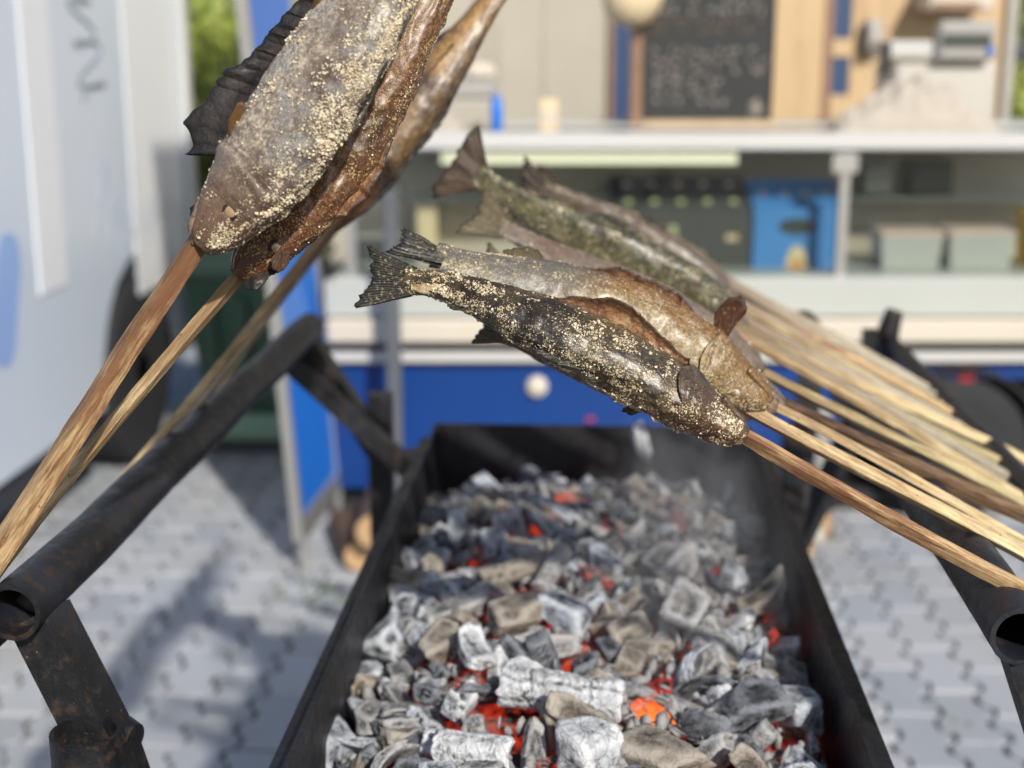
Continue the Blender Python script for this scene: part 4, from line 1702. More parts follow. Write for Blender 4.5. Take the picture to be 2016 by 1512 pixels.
# I: third trout, pinkish underside showing below the front trout
I_ = Fish(px_spine([(1528, 800), (1420, 776), (1300, 752), (1180, 716), (1090, 686), (1010, 656), (975, 645)], 1.32),
          cdir(-.2, .95, .2), .0300, .022, 7.4)
I_.body('grilled_trout', mI, 'pinkish trout showing below the dark front trout', 'fish', FG)
I_.tail(fn_olive, .030, .4, .3, .3, 0, 3)
I_.eye(.09, 1.1, .0036, M['eyew'])
I_.salt(900, lambda t, a, d: .3, 12, .0004, .0010)

# fish on the following sticks
def back_fish(pts, Z, dors, Hm, mat, label, seed, tailm, tl=.05, sp=.5, salt=500, flapm=None, twist=0.0):
    f_ = Fish(px_spine(pts, Z), dors, Hm, Hm * .66, seed, nt=90, na=48)
    f_.body('grilled_trout', mat, label, 'fish', FG)
    f_.tail(tailm, tl, sp, .3, twist, 0, seed)
    f_.ridge_fin('dorsal_fin', .44, .56, 0, .018, 1.2, fn_dark, .2, seed)
    f_.eye(.09, 1.1, .0036, M['eyew'])
    f_.eye(.09, 2 * PI - 1.1, .0036, M['eyew'])
    if flapm:
        f_.flap(.26, .64, 3.4, lambda u: .022 * math.sin(PI * min(1, .1 + u * .9)) ** .6, cdir(-.2, .8, .5), flapm, .005, seed)
    f_.salt(salt, lambda t, a, d: .4, int(seed * 10), .0004, .0011)
    return f_


back_fish([(1542, 802), (1440, 752), (1300, 690), (1160, 625), (1040, 575), (1000, 560)], 1.42, cdir(-.3, .9, .2), .030, mH, 'trout almost hidden behind the golden one, on the dark shadowed skewer', 11.2, fn_olive)
back_fish([(1502, 730), (1400, 668), (1280, 600), (1150, 535), (1030, 470), (985, 445)], 1.51, cdir(.2, .8, .4), .030, mH, 'bluish-grey trout between the golden trout and the olive one', 12.9, fn_olive, .055)
G_ = back_fish([(1450, 618), (1380, 585), (1260, 528), (1130, 462), (1030, 405), (960, 362), (935, 345)], 1.62, [cdir(.35, -.75, .6), cdir(.4, -.75, .55), cdir(.4, -.8, .4)], .036, mG,
               'olive trout with dark back and raised brown tail, behind the front pair', 13.5, fn_brown, .056, .80, 700, fl_tan)
back_fish([(1470, 648), (1380, 600), (1280, 545), (1180, 490), (1100, 450), (1060, 430)], 1.74, cdir(.3, -.7, .6), .030, mH, 'trout mostly hidden right behind the olive one', 14.8, fn_olive)
back_fish([(1462, 618), (1400, 575), (1300, 500), (1200, 440), (1110, 395), (1060, 372)], 1.86, cdir(.3, -.7, .6), .034, mH, 'blurred grey-brown trout above the olive one', 15.3, fn_brown)
back_fish([(1455, 585), (1390, 550), (1300, 488), (1210, 435), (1130, 395), (1090, 378)], 2.02, cdir(.3, -.7, .6), .030, mI, 'farthest blurred trout of the right-hand row', 16.1, fn_brown)

# A: big fish at the left front
A_ = Fish(px_spine([(398, 488), (455, 415), (520, 328), (595, 215), (665, 105), (735, -5), (830, -150), (900, -260)], [1.05, 1.045, 1.04, 1.035, 1.03, 1.03, 1.03, 1.03]),
          [cdir(.80, .52, .32), cdir(.78, .58, .34), cdir(.78, .58, .30)], .0405, .026, 9.3, (.27, .66), .8, 170, 96)
A_.body('grilled_fish', mA, 'large ash-grey grilled fish hanging head down at the upper left', 'fish', FG)
A_.tail(fn_dark, .05, .5, .3, 0, 0, 2)
A_.head_parts(mA, 3, .112, 1.2, .0052, M['eye'])
A_.ridge_fin('dorsal_fin', .42, .54, .0, .016, 1.7, fn_dark, -.35, 12)
A_.free_fin('pelvic_fin', .56, 3.45, cdir(.55, -.83, .25), .030, .008, cdir(.75, .3, .6), fn_amber, 3, 11)
A_.free_fin('pectoral_fin', .235, 3.9, cdir(.25, -.95, .35), .028, .008, cdir(.7, .1, .7), fn_amber, 4, 11)
A_.flap(.215, .76, 2.75, lambda u: .047 * (math.sin(PI * min(1, .34 + u * .66)) ** .6) + .012 * math.exp(-((u - .10) / .04) ** 2), lambda u: cdir(-.80, -.30 + .25 * math.exp(-(u / .12) ** 2), -.30), fl_dark, .006, 4, -.10, 140, 18, .26)
A_.flap(.0, .14, 3.75, lambda u: .012 * math.sin(PI * (.25 + u * .6)), cdir(-.7, .25, .35), fl_grey, .006, 8, .1, 40, 12, .35)
A_.flap(.02, .15, 2.75, lambda u: .022 * math.sin(PI * (.15 + u * .8)), cdir(-.75, -.05, -.4), fl_dark, .006, 6, -.10, 40, 12, .3)
A_.salt(11000, lambda t, a, d: (.10 + 1.0 * max(0, min(1, (d - .62) * 5)) * (1 if a > PI else .6)), 21, .00016, .00075)

A_.salt(900, lambda t, a, d: max(0, 1 - abs(((a + PI) % (2 * PI) - PI) + .25) / .35) + .12 * (1 if a > PI else 0), 33, .0006, .0016)

# B: the brown fish close behind it
B_ = Fish(px_spine([(470, 545), (530, 470), (600, 380), (675, 270), (745, 150), (805, 40), (900, -120), (960, -230)], 1.115),
          cdir(.80, .58, .20), .0350, .025, 21.7, (.3, .65), 1.2)
B_.body('grilled_fish', mB, 'red-brown crusted fish tucked behind the large ash-grey one', 'fish', FG)
B_.tail(fn_dark, .05, .5, .3, 0, 0, 2)
B_.head_parts(mB, 4, .10, .9, .0046, M['eye'])
B_.free_fin('pectoral_fin', .12, 5.6, cdir(-.30, .95, .1), .024, .012, cdir(.5, 0, .8), fn_char, 3, 11)
B_.flap(.03, .60, .10, lambda u: .011 * math.sin(PI * min(1, .1 + u * .8)) ** .5, cdir(.80, .58, .1), fl_brown, .006, 17, .1, 120, 12, .9)
B_.flap(.0, .13, 5.9, lambda u: .018 * math.sin(PI * (.2 + u * .7)), cdir(.15, .95, .25), fl_dark, .006, 18, .2, 50, 12, .6)
B_.salt(4500, lambda t, a, d: .15 + .6 * max(0, min(1, (t - .38) * 5)), 22, .00016, .0006)

# C and D: blurred fish further back on the left rail
C_ = Fish(px_spine([(648, 452), (700, 370), (765, 278), (840, 180), (905, 90), (965, 5), (1010, -55)], 1.54), cdir(.80, .56, .15), .0300, .022, 31.2, nt=90, na=48)
C_.body('grilled_trout', mC, 'amber glistening fish hanging behind the large ash-grey one', 'fish', FG)
C_.tail(fn_brown, .045, .45, .3, 0, 0, 2)
C_.eye(.10, 2 * PI - 1.2, .0055, M['eye'])
C_.flap(.10, .80, 3.3, lambda u: .022 * math.sin(PI * min(1, .15 + u * .85)) ** .6, cdir(-.8, -.5, .1), fl_dark, .005, 3, 0)
C_.flap(.05, .75, .15, lambda u: .014 * math.sin(PI * min(1, .15 + u * .8)) ** .5, cdir(.8, .55, .1), fl_dark, .006, 23, .1, 90, 12, .8)
C_.flap(.30, .70, 4.4, lambda u: .012, cdir(.5, .3, .8), fl_tan, .005, 24, .5, 80, 12, .6)
D_ = Fish(px_spine([(655, 450), (715, 352), (780, 255), (850, 150), (915, 60), (970, -20)], 1.83), cdir(.8, .56, .1), .030, .022, 33.9, nt=90, na=48)
D_.body('grilled_trout', mH, 'farthest fish of the left rail, grey edge behind the amber one', 'fish', FG)
D_.tail(fn_dark, .05, .5, .3, 0, 0, 2)
D_.eye(.10, 2 * PI - 1.2, .0055, M['eye'])

# ================================================================== BACKGROUND: sales trailer (square to the picture)
RZ = Matrix.Rotation(YAW, 4, 'Z')
sp_, cp_ = math.sin(PITCH), math.cos(PITCH)


def TL(px, py, D):
    """point of the trailer's own frame (x right, y away, z up) seen at a pixel, at distance D"""
    v = (756 - py) / F_PX
    k = D / (cp_ + v * sp_)
    return Vector(((px - 1008) / F_PX * k, D, CAM_H + (-sp_ + v * cp_) * k))


def tbox(px0, py0, px1, py1, D0, D1, bevel=0.0):
    """box whose front face, at distance D0, fills that rectangle of the picture"""
    cx, cy = (px0 + px1) / 2, (py0 + py1) / 2
    x0, x1 = TL(px0, cy, D0).x, TL(px1, cy, D0).x
    z1, z0 = TL(cx, py0, D0).z, TL(cx, py1, D0).z
    return MB(RZ).box((x0, D0, z0), (x1, D1, z1), bevel=bevel)


def tz(py, D): return TL(1008, py, D).z
def tx(px, py, D): return TL(px, py, D).x


M['white_paint'] = simple_mat('white lacquer', (.50, .51, .51), .35, .06, 3, spec=.5)
M['cream_paint'] = simple_mat('cream plastic', (.54, .50, .43), .4, .06, 5)
M['greenish_white'] = simple_mat('pale green-white laminate', (.41, .435, .42), .4, .07, 4)
M['blue_paint'] = simple_mat('blue lacquer', (.006, .040, .19), .35, .12, 3, spec=.4)
M['blue_bright'] = simple_mat('bright blue lacquer', (.015, .16, .62), .35, .10, 3, spec=.4)  # brighter blue; sunlight on the side door is put into it
M['navy'] = simple_mat('navy panel', (.02, .05, .13), .5, .1, 6)
M['alu'] = simple_mat('brushed aluminium', (.42, .42, .41), .38, .08, 8, metal=.6)
M['pole_dark'] = simple_mat('dark grey pole', (.09, .10, .115), .5, .15, 6)
M['steel_wall'] = simple_mat('stainless cladding', (.38, .36, .31), .42, .1, 4)
M['dark_gap'] = simple_mat('dark rubber and shaded gaps', (.02, .02, .022), .8, .2, 10)
M['tyre'] = simple_mat('tyre rubber', (.018, .019, .023), .8, .2, 30)
M['black_board'] = simple_mat('chalkboard slate', (.022, .024, .026), .7, .25, 6)
M['chalk'] = simple_mat('chalk', (.42, .38, .35), .95, .2, 40)
M['chalk2'] = simple_mat('reddish chalk', (.24, .17, .13), .95, .2, 40)
t = NT('pale pine board')
g = t.noise(1.0, 5, .6, t.mapping((14, 14, 1.6)))
t.set(col=t.ramp(g, [(.3, (.40, .275, .15)), (.5, (.50, .365, .215)), (.7, (.45, .315, .175))]), rough=.55)
t.bump(g, .2, .001)
M['pine'] = t.m
M['frame_wood'] = simple_mat('brown frame wood', (.24, .14, .09), .5, .25, 14)
M['grey_plastic'] = simple_mat('grey plastic', (.33, .33, .32), .45, .08, 9)
M['grey_light'] = simple_mat('light grey plastic', (.48, .47, .44), .45, .08, 9)
M['dark_display'] = simple_mat('dark display', (.05, .06, .055), .25, .1, 9)
M['paper'] = simple_mat('crumpled paper', (.42, .385, .34), .8, .1, 40, .004)
M['yellow'] = simple_mat('yellow plastic', (.62, .40, .03), .45, .1, 9)
M['red'] = simple_mat('red lens', (.45, .03, .04), .3, .1, 9)
M['orange'] = simple_mat('orange print', (.62, .28, .06), .6, .15, 30)
M['cream_print'] = simple_mat('cream print', (.68, .55, .36), .6, .15, 30)
M['pink'] = simple_mat('pink lid', (.74, .56, .51), .5, .1, 12)
M['lime'] = simple_mat('lime label', (.48, .54, .26), .6, .15, 20)
M['dark_box'] = simple_mat('dark grey carton', (.06, .063, .066), .6, .15, 12)
M['blue_box'] = simple_mat('blue carton', (.06, .24, .62), .5, .12, 9)
M['case_back'] = simple_mat('display case back', (.48, .42, .35), .6, .12, 5)
t = NT('clear glass')
t.t.nodes.remove(t.b)
gl = t.n('ShaderNodeBsdfGlossy'); gl.inputs['Roughness'].default_value = .02
tr = t.n('ShaderNodeBsdfTransparent'); tr.inputs[0].default_value = (.93, .96, .94, 1)
fr = t.n('ShaderNodeFresnel'); fr.inputs[0].default_value = 1.5
mx = t.n('ShaderNodeMixShader')
t.l(fr.outputs[0], mx.inputs[0]); t.l(tr.outputs[0], mx.inputs[1]); t.l(gl.outputs[0], mx.inputs[2]); t.l(mx.outputs[0], t.out.inputs[0])
M['glass'] = t.m
t = NT('sunlit cream strip')
t.set(col=(.8, .78, .65), rough=.4, ecol=(1.0, .93, .66), estr=.45)  # no lamp: weak emission imitates sun on a cream strip
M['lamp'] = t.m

D0 = 4.25                                   # front of the trailer
trailer = empty('sales_trailer', RZ @ Vector((.55, D0 + .6, 0)), 'white and blue food sales trailer with open serving counter', 'trailer')
XL, XR = tx(660, 400, D0), tx(2200, 400, D0)


def tpart(name, lo, hi, mat, bevel=.0, parent=trailer):
    return MB(RZ).box(lo, hi, bevel=bevel).build(name, M[mat], parent)


# counter slab and cream strip under it, its sunlight put into emission
tpart('counter', (XL, D0 - .06, tz(296, D0 - .06)), (XR, D0 + .015, tz(262, D0 - .06)), 'white_paint', .006)
tpart('counter_glass', (XL, D0 + .017, tz(262, D0 - .06) - .012), (XR, D0 + .34, tz(262, D0 - .06) - .003), 'glass')
tpart('work_counter', (XL, D0 + .342, tz(296, D0 - .06)), (XR, D0 + .72, tz(262, D0 - .06)), 'white_paint', .006)
tbox(868, 300, 1452, 322, D0 - .02, D0 + .02).build('sunlit_strip', M['lamp'], trailer)
# display case: floor ledge, back, shelf, posts, glass
zc = tz(547, D0 - .10)
tpart('case_floor', (XL, D0 - .10, zc - .035), (XR, D0 + .60, zc), 'greenish_white', .004)
tpart('case_back', (XL, D0 + .36, zc), (XR, D0 + .385, tz(300, D0)), 'case_back')
tpart('case_shelf', (XL + .2, D0 + .24, tz(388, D0 + .24) - .014), (XR, D0 + .355, tz(388, D0 + .24)), 'greenish_white')
for px in (690, 1660, 2120):
    tbox(px - 9, 300, px + 9, 552, D0 - .06, D0 - .03).build('case_post', M['alu'], trailer)
tbox(1640, 302, 1690, 340, D0 - .066, D0 - .058).build('hinge_plate', M['alu'], trailer)
for a, b in ((702, 1648), (1672, 2108)):
    tbox(a, 302, b, 548, D0 - .05, D0 - .046).build('glass_pane', M['glass'], trailer)
# front ledges
tbox(640, 556, 2200, 622, D0 - .11, D0 - .02).build('front_ledge', M['greenish_white'], trailer)
tbox(640, 630, 2200, 678, D0 - .14, D0 - .02, .01).build('front_ledge', M['cream_paint'], trailer)
tbox(640, 682, 2200, 692, D0 - .09, D0 - .02).build('shaded_gap_strip', M['dark_gap'], trailer)  # dark strip in place of the shaded gap between the ledges
tbox(640, 693, 2200, 712, D0 - .10, D0 - .02).build('white_strip', M['white_paint'], trailer)
tbox(640, 716, 1650, 960, D0 - .06, D0 - .01).build('apron_panel', M['blue_paint'], trailer)
tbox(1654, 716, 2200, 746, D0 - .06, D0 - .01).build('apron_panel', M['blue_paint'], trailer)
tbox(640, 962, 2200, 990, D0 + .02, D0 + .10).build('chassis_rail', M['dark_gap'], trailer)
# round reflector lamp on the apron
cpt = RZ @ TL(1057, 760, D0 - .062)
axv = RZ @ Vector((0, -1, 0))
auto_smooth(MB().lathe([(.033, 0), (.033, .012), (.028, .020), (.016, .024), (.002, .026)], cpt, 28, axv).build('side_lamp', M['cream_paint'], trailer), 40)
for py in (718, 738):
    tbox(1890, py, 1918, py + 12, D0 - .068, D0 - .061).build('red_reflector', M['red'], trailer)
tbox(1154, 823, 1170, 829, D0 - .068, D0 - .061).build('red_reflector', M['red'], trailer)
# wheel with mudguard
wc = TL(1860, 930, D0 + .02)
wr = wc.z - .0
wc = RZ @ Vector((wc.x, D0 + .02, .235))
tyre = MB().lathe([(.14, -.08), (.21, -.09), (.23, -.075), (.235, -.03), (.235, .03), (.23, .075), (.21, .085), (.14, .08)], wc, 40, axv).build('wheel', M['tyre'], trailer)
auto_smooth(tyre, 40)
auto_smooth(MB().lathe([(.135, .05), (.13, .07), (.09, .055), (.04, .08), (.01, .08)], wc, 30, axv).build('rim', M['pole_dark'], tyre), 40)
arch = []
tpart('underfloor', (XL, D0 + .10, .36), (XR, D0 + 1.7, .42), 'dark_gap')
tpart('side_skirt', (tx(1656, 800, D0), D0 + .11, .03), (XR, D0 + .13, .355), 'dark_gap')
tpart('under_shadow_wall', (XL, D0 + 1.2, .02), (XR, D0 + 1.24, .33), 'dark_gap')  # dark wall added under the trailer to make the shade there
mbw = MB(RZ)
wx = (RZ.inverted() @ wc).x
for k in range(14):
    a0, a1 = PI * k / 14, PI * (k + 1) / 14
    r0, r1 = .252, .262
    vs = []
    for yy in (D0 - .10, D0 + .14):
        for a in (a0, a1):
            for r in (r0, r1):
                vs.append((wx + math.cos(a) * r, yy, .235 + math.sin(a) * r))
    mbw.add(vs, [(0, 1, 3, 2), (4, 6, 7, 5), (0, 4, 5, 1), (2, 3, 7, 6), (0, 2, 6, 4), (1, 5, 7, 3)])
mbw.build('mudguard', M['dark_gap'], trailer)
# prop legs
for px, y1, y0, D in ((775, 372, 985, D0 - .25), (1612, 800, 1165, D0 - .22)):
    q = TL(px, (y0 + y1) / 2, D)
    zt = tz(y1, D)
    MB(RZ).box((q.x - .021, D - .021, 0.0), (q.x + .021, D + .021, zt), bevel=.004).build('prop_leg', M['alu'] if px > 1000 else M['pole_dark'], trailer)
    MB(RZ).box((q.x - .06, D - .06, 0.001), (q.x + .06, D + .06, .015)).build('foot_plate', M['alu'], trailer)
# interior: back wall in panels, floor, ceiling, end wall
DW = D0 + 1.55
HT = tz(-950, DW)
zf = zc - .02
tpart('interior_floor', (XL, D0 + .62, .43), (tx(1985, 130, DW), DW, .46), 'steel_wall')


def wallpanel(px0, px1, py0, py1, mat, d=0.0, name='wall_panel', th_=.02):
    x0, x1 = tx(px0, 130, DW), tx(px1, 130, DW)
    MB(RZ).box((x0, DW - d, tz(py1, DW)), (x1, DW - d + th_, HT if py0 is None else tz(py0, DW))).build(name, M[mat], trailer)


wallpanel(600, 955, None, 700, 'steel_wall')
wallpanel(957, 1068, None, 700, 'steel_wall', .012)
wallpanel(1070, 1196, None, 700, 'steel_wall')
wallpanel(1198, 1207, None, 700, 'frame_wood', .03)
wallpanel(1208, 1240, None, 252, 'navy', .022)
wallpanel(1241, 1262, None, 700, 'frame_wood', .03)
wallpanel(1263, 1524, None, 700, 'pine')
wallpanel(1525, 1616, None, 248, 'pine', .026)
wallpanel(1617, 1634, None, 700, 'frame_wood', .03)
wallpanel(1635, 1668, None, 76, 'navy', .022)
wallpanel(1635, 1668, 112, 186, 'navy', .022)
wallpanel(1635, 1672, 77, 111, 'pine', .03)
wallpanel(1635, 1672, 187, 700, 'pine', .03)
wallpanel(1673, 1982, None, 700, 'pine')
tpart('roof', (XL, D0 - .05, HT), (tx(1985, 130, DW), DW + .02, HT + .05), 'white_paint')
tpart('roof_post', (tx(1978, 130, DW) - .01, DW - .03, zf), (tx(1990, 130, DW), DW + .015, HT), 'alu')

# open side flap of the trailer, blue in an aluminium frame, standing out towards the camera
fl_a = TL(590, 1045, 3.72)
fl_b = TL(668, 930, D0 - .03)
topx = TL(478, 0, 3.72)
zt = TL(478, -260, 3.72).z
flapR = empty('blue_side_door', RZ @ Vector((fl_a.x, 3.72, 0)), 'bright blue side door in a grey frame, standing open at the trailer end', 'door')
a0 = Vector((fl_a.x, 3.72, .10)); b0 = Vector((fl_b.x, D0 - .03, .10))
lean = (TL(478, 0, 3.72).x - fl_a.x) / (TL(478, 0, 3.72).z - .10) * 1.0
lv = Vector((lean, 0, 1))


def doorpoly(u0, u1, z0, z1, off, name, mat, th_=.012):
    d = (b0 - a0)
    nrm = Vector((-d.y, d.x, 0)).normalized()
    vs = []
    for o_ in (off, off + th_):
        for u, z in ((u0, z0), (u1, z0), (u1, z1), (u0, z1)):
            vs.append(a0 + d * u + lv * z + nrm * o_)
    m_ = MB(RZ)
    m_.add(vs, [(0, 1, 2, 3), (7, 6, 5, 4), (0, 4, 5, 1), (1, 5, 6, 2), (2, 6, 7, 3), (3, 7, 4, 0)])
    return m_.build(name, M[mat], flapR)


doorpoly(.06, .94, .06, 1.95, .0, 'panel', 'blue_bright')
doorpoly(0, .06, 0, 2.0, -.008, 'frame', 'alu', .028)
doorpoly(.94, 1, 0, 2.0, -.008, 'frame', 'alu', .028)
doorpoly(.06, .94, 0, .06, -.008, 'frame', 'alu', .028)
doorpoly(.06, .94, 1.95, 2.0, -.008, 'frame', 'alu', .028)
for u in (.05, .95):
    q = RZ @ (a0 + (b0 - a0) * u)
    MB().tube([(q.x, q.y, 0), (q.x, q.y, .11)], .012, 10).build('foot', M['alu'], flapR)

# ---- things on and in the trailer
def thing_root(name, px, py, D, label, cat, group=None):
    q = RZ @ TL(px, py, D)
    return empty(name, q, label, cat, group)


cz = tz(262, D0 - .06)     # counter top height
def cpx(py_, D): return tz(py_, D)


# menu chalkboard in a wooden frame leaning on the counter
DM = D0 + .40
r_ = thing_root('menu_board', 1395, 262, DM, 'black chalkboard menu in a wooden frame standing on the counter', 'menu board')
tbox(1266, -60, 1524, 236, DM, DM + .012).build('slate', M['black_board'], r_)
for (a, b, c, d) in ((1246, -64, 1265, 262), (1525, -64, 1534, 262), (1266, 237, 1524, 262), (1266, -84, 1524, -61)):
    tbox(a, b, c, d, DM - .012, DM + .02).build('frame', M['pine'] if a > 1260 else M['frame_wood'], r_)
mbc, mbr = MB(RZ), MB(RZ)
rr = random.Random(5)
for row in range(13):
    py = -40 + row * 20
    px = 1282
    if row in (6,):
        continue
    while px < 1500:
        w_ = rr.uniform(5, 20)
        if rr.random() < .72 and not (row > 9 and px > 1420):
            tgt = mbr if row in (4, 5) else mbc
            for s in range(rr.randint(2, 4)):
                xx = px + rr.uniform(0, w_)
                yy = py + rr.uniform(-4, 4)
                a = TL(xx, yy, DM - .003); b = TL(xx + rr.uniform(3, 9), yy + rr.uniform(-7, 7), DM - .003)
                tgt.bar(a, b, .003, .006, (0, 1, 0))
        px += w_ + rr.uniform(4, 9)
for k in range(26):
    a = TL(rr.gauss(1490, 9), rr.gauss(212, 10), DM - .003)
    mbc.bar(a, a + Vector((rr.uniform(-.02, .02), 0, rr.uniform(-.02, .02))), .003, .010, (0, 1, 0))
setprops(mbc.build('chalk_writing', M['chalk'], r_), kind='stuff')
setprops(mbr.build('chalk_writing', M['chalk2'], r_), kind='stuff')

# weighing scale on the right
DS = D0 + .30
r_ = thing_root('weighing_scale', 1850, 262, DS, 'light grey weighing scale with raised display on the right of the counter', 'scale')
tbox(1758, 120, 1960, 262, DS, DS + .25, .012).build('body', M['grey_light'], r_)
tbox(1750, 80, 1850, 116, DS - .02, DS + .22, .008).build('pan', M['white_paint'], r_)
tbox(1848, 40, 1962, 118, DS - .05, DS - .003, .01).build('display_head', M['grey_plastic'], r_)
tbox(1858, 66, 1952, 92, DS - .056, DS - .051).build('display', M['dark_display'], r_)
tbox(1946, 92, 1958, 108, DS - .058, DS - .051).build('button', M['blue_bright'], r_)
tbox(1738, 84, 1752, 150, DS - .03, DS - .005).build('cable_box', M['dark_gap'], r_)
r_ = thing_root('wall_phone', 1722, 120, DW - .05, 'small grey wall telephone left of the weighing scale', 'telephone')
tbox(1704, 36, 1740, 106, DW - .07, DW - .003, .015).build('body', M['grey_plastic'], r_)
tbox(1712, 42, 1730, 100, DW - .10, DW - .071, .012).build('handset', M['grey_light'], r_)
# shelf of wrapped goods above the scale
r_ = thing_root('wall_cabinet', 1860, 60, DW - .1, 'small cream cabinet on the wall above the weighing scale', 'cabinet')
tbox(1830, -30, 1960, 22, DW - .22, DW - .004, .01).build('body', M['cream_paint'], r_)
tbox(1842, 4, 1930, 18, DW - .235, DW - .221).build('drawer', M['frame_wood'], r_)

# heap of crumpled paper
def heap(px0, px1, py_top, py_bot, D, name, mat, label, cat, seed, depth=.16, n=40):
    a = TL(px0, py_bot, D); b = TL(px1, py_bot, D)
    h = TL((px0 + px1) / 2, py_top, D).z - a.z
    vs, fs = [], []
    nn = 28
    for j in range(nn + 1):
        for i in range(n + 1):
            u, v = i / n, j / nn
            e = (math.sin(PI * u) ** .6) * (math.sin(PI * v) ** .6)
            z = h * e * (.62 + .5 * mnoise.noise(Vector((u * 4, v * 3, seed))) + .55 * abs(mnoise.noise(Vector((u * 9, v * 7, seed)))) + .3 * abs(mnoise.noise(Vector((u * 21, v * 15, seed)))))
            vs.append((a.x + (b.x - a.x) * u, D - depth / 2 + depth * v, a.z + max(0, z)))
    for j in range(nn):
        for i in range(n):
            p0 = j * (n + 1) + i
            fs.append((p0, p0 + 1, p0 + n + 2, p0 + n + 1))
    fs.append([i for i in range(n + 1)][::-1] + [])
    m_ = MB(RZ)
    m_.add(vs, fs[:-1])
    q = RZ @ TL((px0 + px1) / 2, py_bot, D)
    return setprops(m_.build(name, M[mat], origin=q), label, cat)


heap(1635, 1960, 160, 262, D0 + .12, 'crumpled_paper', 'paper', 'heap of crumpled whitish wrapping paper on the counter before the scale', 'paper', 2.2)
heap(836, 915, 212, 262, D0 + .12, 'paper_bag', 'paper', 'pale crumpled bag at the left end of the counter', 'bag', 6.2)

r_ = thing_root('slicer', 930, 262, D0 + .3, 'grey and beige slicing machine at the left end of the counter', 'machine')
tbox(872, 196, 972, 262, D0 + .30, D0 + .55, .01).build('base', M['steel_wall'], r_)
tbox(884, 160, 976, 196, D0 + .31, D0 + .52, .012).build('housing', M['grey_plastic'], r_)
tbox(916, 124, 976, 162, D0 + .33, D0 + .5, .02).build('lid', M['cream_paint'], r_)
o = tbox(966, 186, 990, 263, D0 + .12, D0 + .16, .006).build('blue_bottle', M['blue_bright'], origin=RZ @ TL(978, 262, D0 + .14))
r_ = thing_root('spray_bottle', 978, 262, D0 + .16, 'slim blue bottle standing on the counter beside the slicer', 'bottle')
bpy.data.objects.remove(o)
cc = RZ @ TL(978, 263, D0 + .14)
hb = TL(978, 186, D0 + .14).z - cc.z
auto_smooth(MB().lathe([(.017, 0), (.018, .004), (.018, hb * .8), (.010, hb * .92), (.010, hb)], cc, 20).build('bottle_body', M['blue_bright'], r_), 40)
auto_smooth(MB().lathe([(.011, 0), (.011, .018), (.006, .022)], cc + Vector((0, 0, hb)), 16).build('cap', M['grey_plastic'], r_), 40)
r_ = thing_root('carton', 1080, 262, D0 + .15, 'small cream carton standing alone on the counter', 'carton')
tbox(1062, 196, 1098, 263, D0 + .12, D0 + .17, .003).build('box', M['cream_print'], r_)
tbox(1066, 214, 1094, 244, D0 + .1185, D0 + .1195).build('printed_panel', M['cream_paint'], r_)

# hanging cream shade at the top
r_ = thing_root('pendant_lamp', 1228, 40, D0 + .35, 'cream rounded lamp shade hanging above the menu board', 'lamp')
pc = RZ @ TL(1228, 50, D0 + .35)
sh = MB().lathe([(.005, -.0), (.045, .004), (.075, .028), (.092, .07), (.098, .13), (.06, .19), (.02, .20)], pc, 30, (.28, 0, 1))
auto_smooth(sh.build('shade', M['cream_print'], r_), 60)
MB().tube([pc + Vector((.055, 0, .19)), pc + Vector((.06, 0, .9))], .004, 8).build('cord', M['dark_gap'], r_)

# cartons in the display case
def carton(px0, py0, px1, py1, D, mat, label, name, depth=.14, slope=.05):
    r = thing_root(name, (px0 + px1) / 2, py1, D, label, 'carton')
    x0, x1 = tx(px0, py1, D), tx(px1, py1, D)
    z0, z1 = tz(py1, D), tz(py0, D)
    m_ = MB(RZ)
    m_.add([(x0, D, z0), (x1, D, z0), (x1, D + depth, z0), (x0, D + depth, z0), (x0, D, z1 - slope), (x1, D, z1 - slope), (x1, D + depth, z1), (x0, D + depth, z1)],
           [(3, 2, 1, 0), (0, 1, 5, 4), (1, 2, 6, 5), (2, 3, 7, 6), (3, 0, 4, 7), (4, 5, 6, 7)])
    m_.build('box', M[mat], r)
    return r, (x0, x1, z0, z1, D, depth, slope)


def lid_dots(r, g, rows, mat, rad=.010):
    x0, x1, z0, z1, D, dep, sl = g
    nv = Vector((0, -sl, dep)).normalized()
    for (v, cnt, mt) in rows:
        for k in range(cnt):
            x = x0 + (x1 - x0) * (k + .6) / (cnt + .2)
            c = RZ @ (Vector((x, D + dep * v, z1 - sl + sl * v)) + nv * .001)
            m_ = MB()
            m_.lathe([(rad, 0), (rad * .8, .004), (rad * .2, .005)], c, 14, RZ @ nv)
            m_.build('lid_button', M[mt], r)


r_, g_ = carton(1205, 358, 1474, 545, D0 + .10, 'dark_box', 'dark grey carton with rows of round pale caps inside the display case', 'display_carton', .20, .085)
lid_dots(r_, g_, [(.72, 5, 'pink'), (.22, 5, 'lime')], None, .013)
for (a, b, c, d, mt) in ((1250, 455, 1262, 470, 'cream_print'), (1318, 444, 1332, 468, 'lime'), (1430, 462, 1452, 474, 'cream_print'), (1356, 495, 1384, 525, 'greenish_white')):
    tbox(a, b, c, d, D0 + .098, D0 + .0995).build('label', M[mt], r_)
r_, g_ = carton(1480, 364, 1654, 545, D0 + .09, 'blue_box', 'bright blue carton with printed picture inside the display case', 'display_carton', .18, .075)
lid_dots(r_, g_, [(.5, 4, 'pink')], None, .014)
m_ = MB(RZ)
c0 = TL(1570, 446, D0 + .0885)
m_.add([(c0.x + math.cos(a) * .058, c0.y, c0.z + math.sin(a) * .026) for a in [2 * PI * k / 28 for k in range(28)]], [list(range(28))])
m_.build('print', M['dark_display'], r_)
m_ = MB(RZ)
c0 = TL(1568, 510, D0 + .0885)
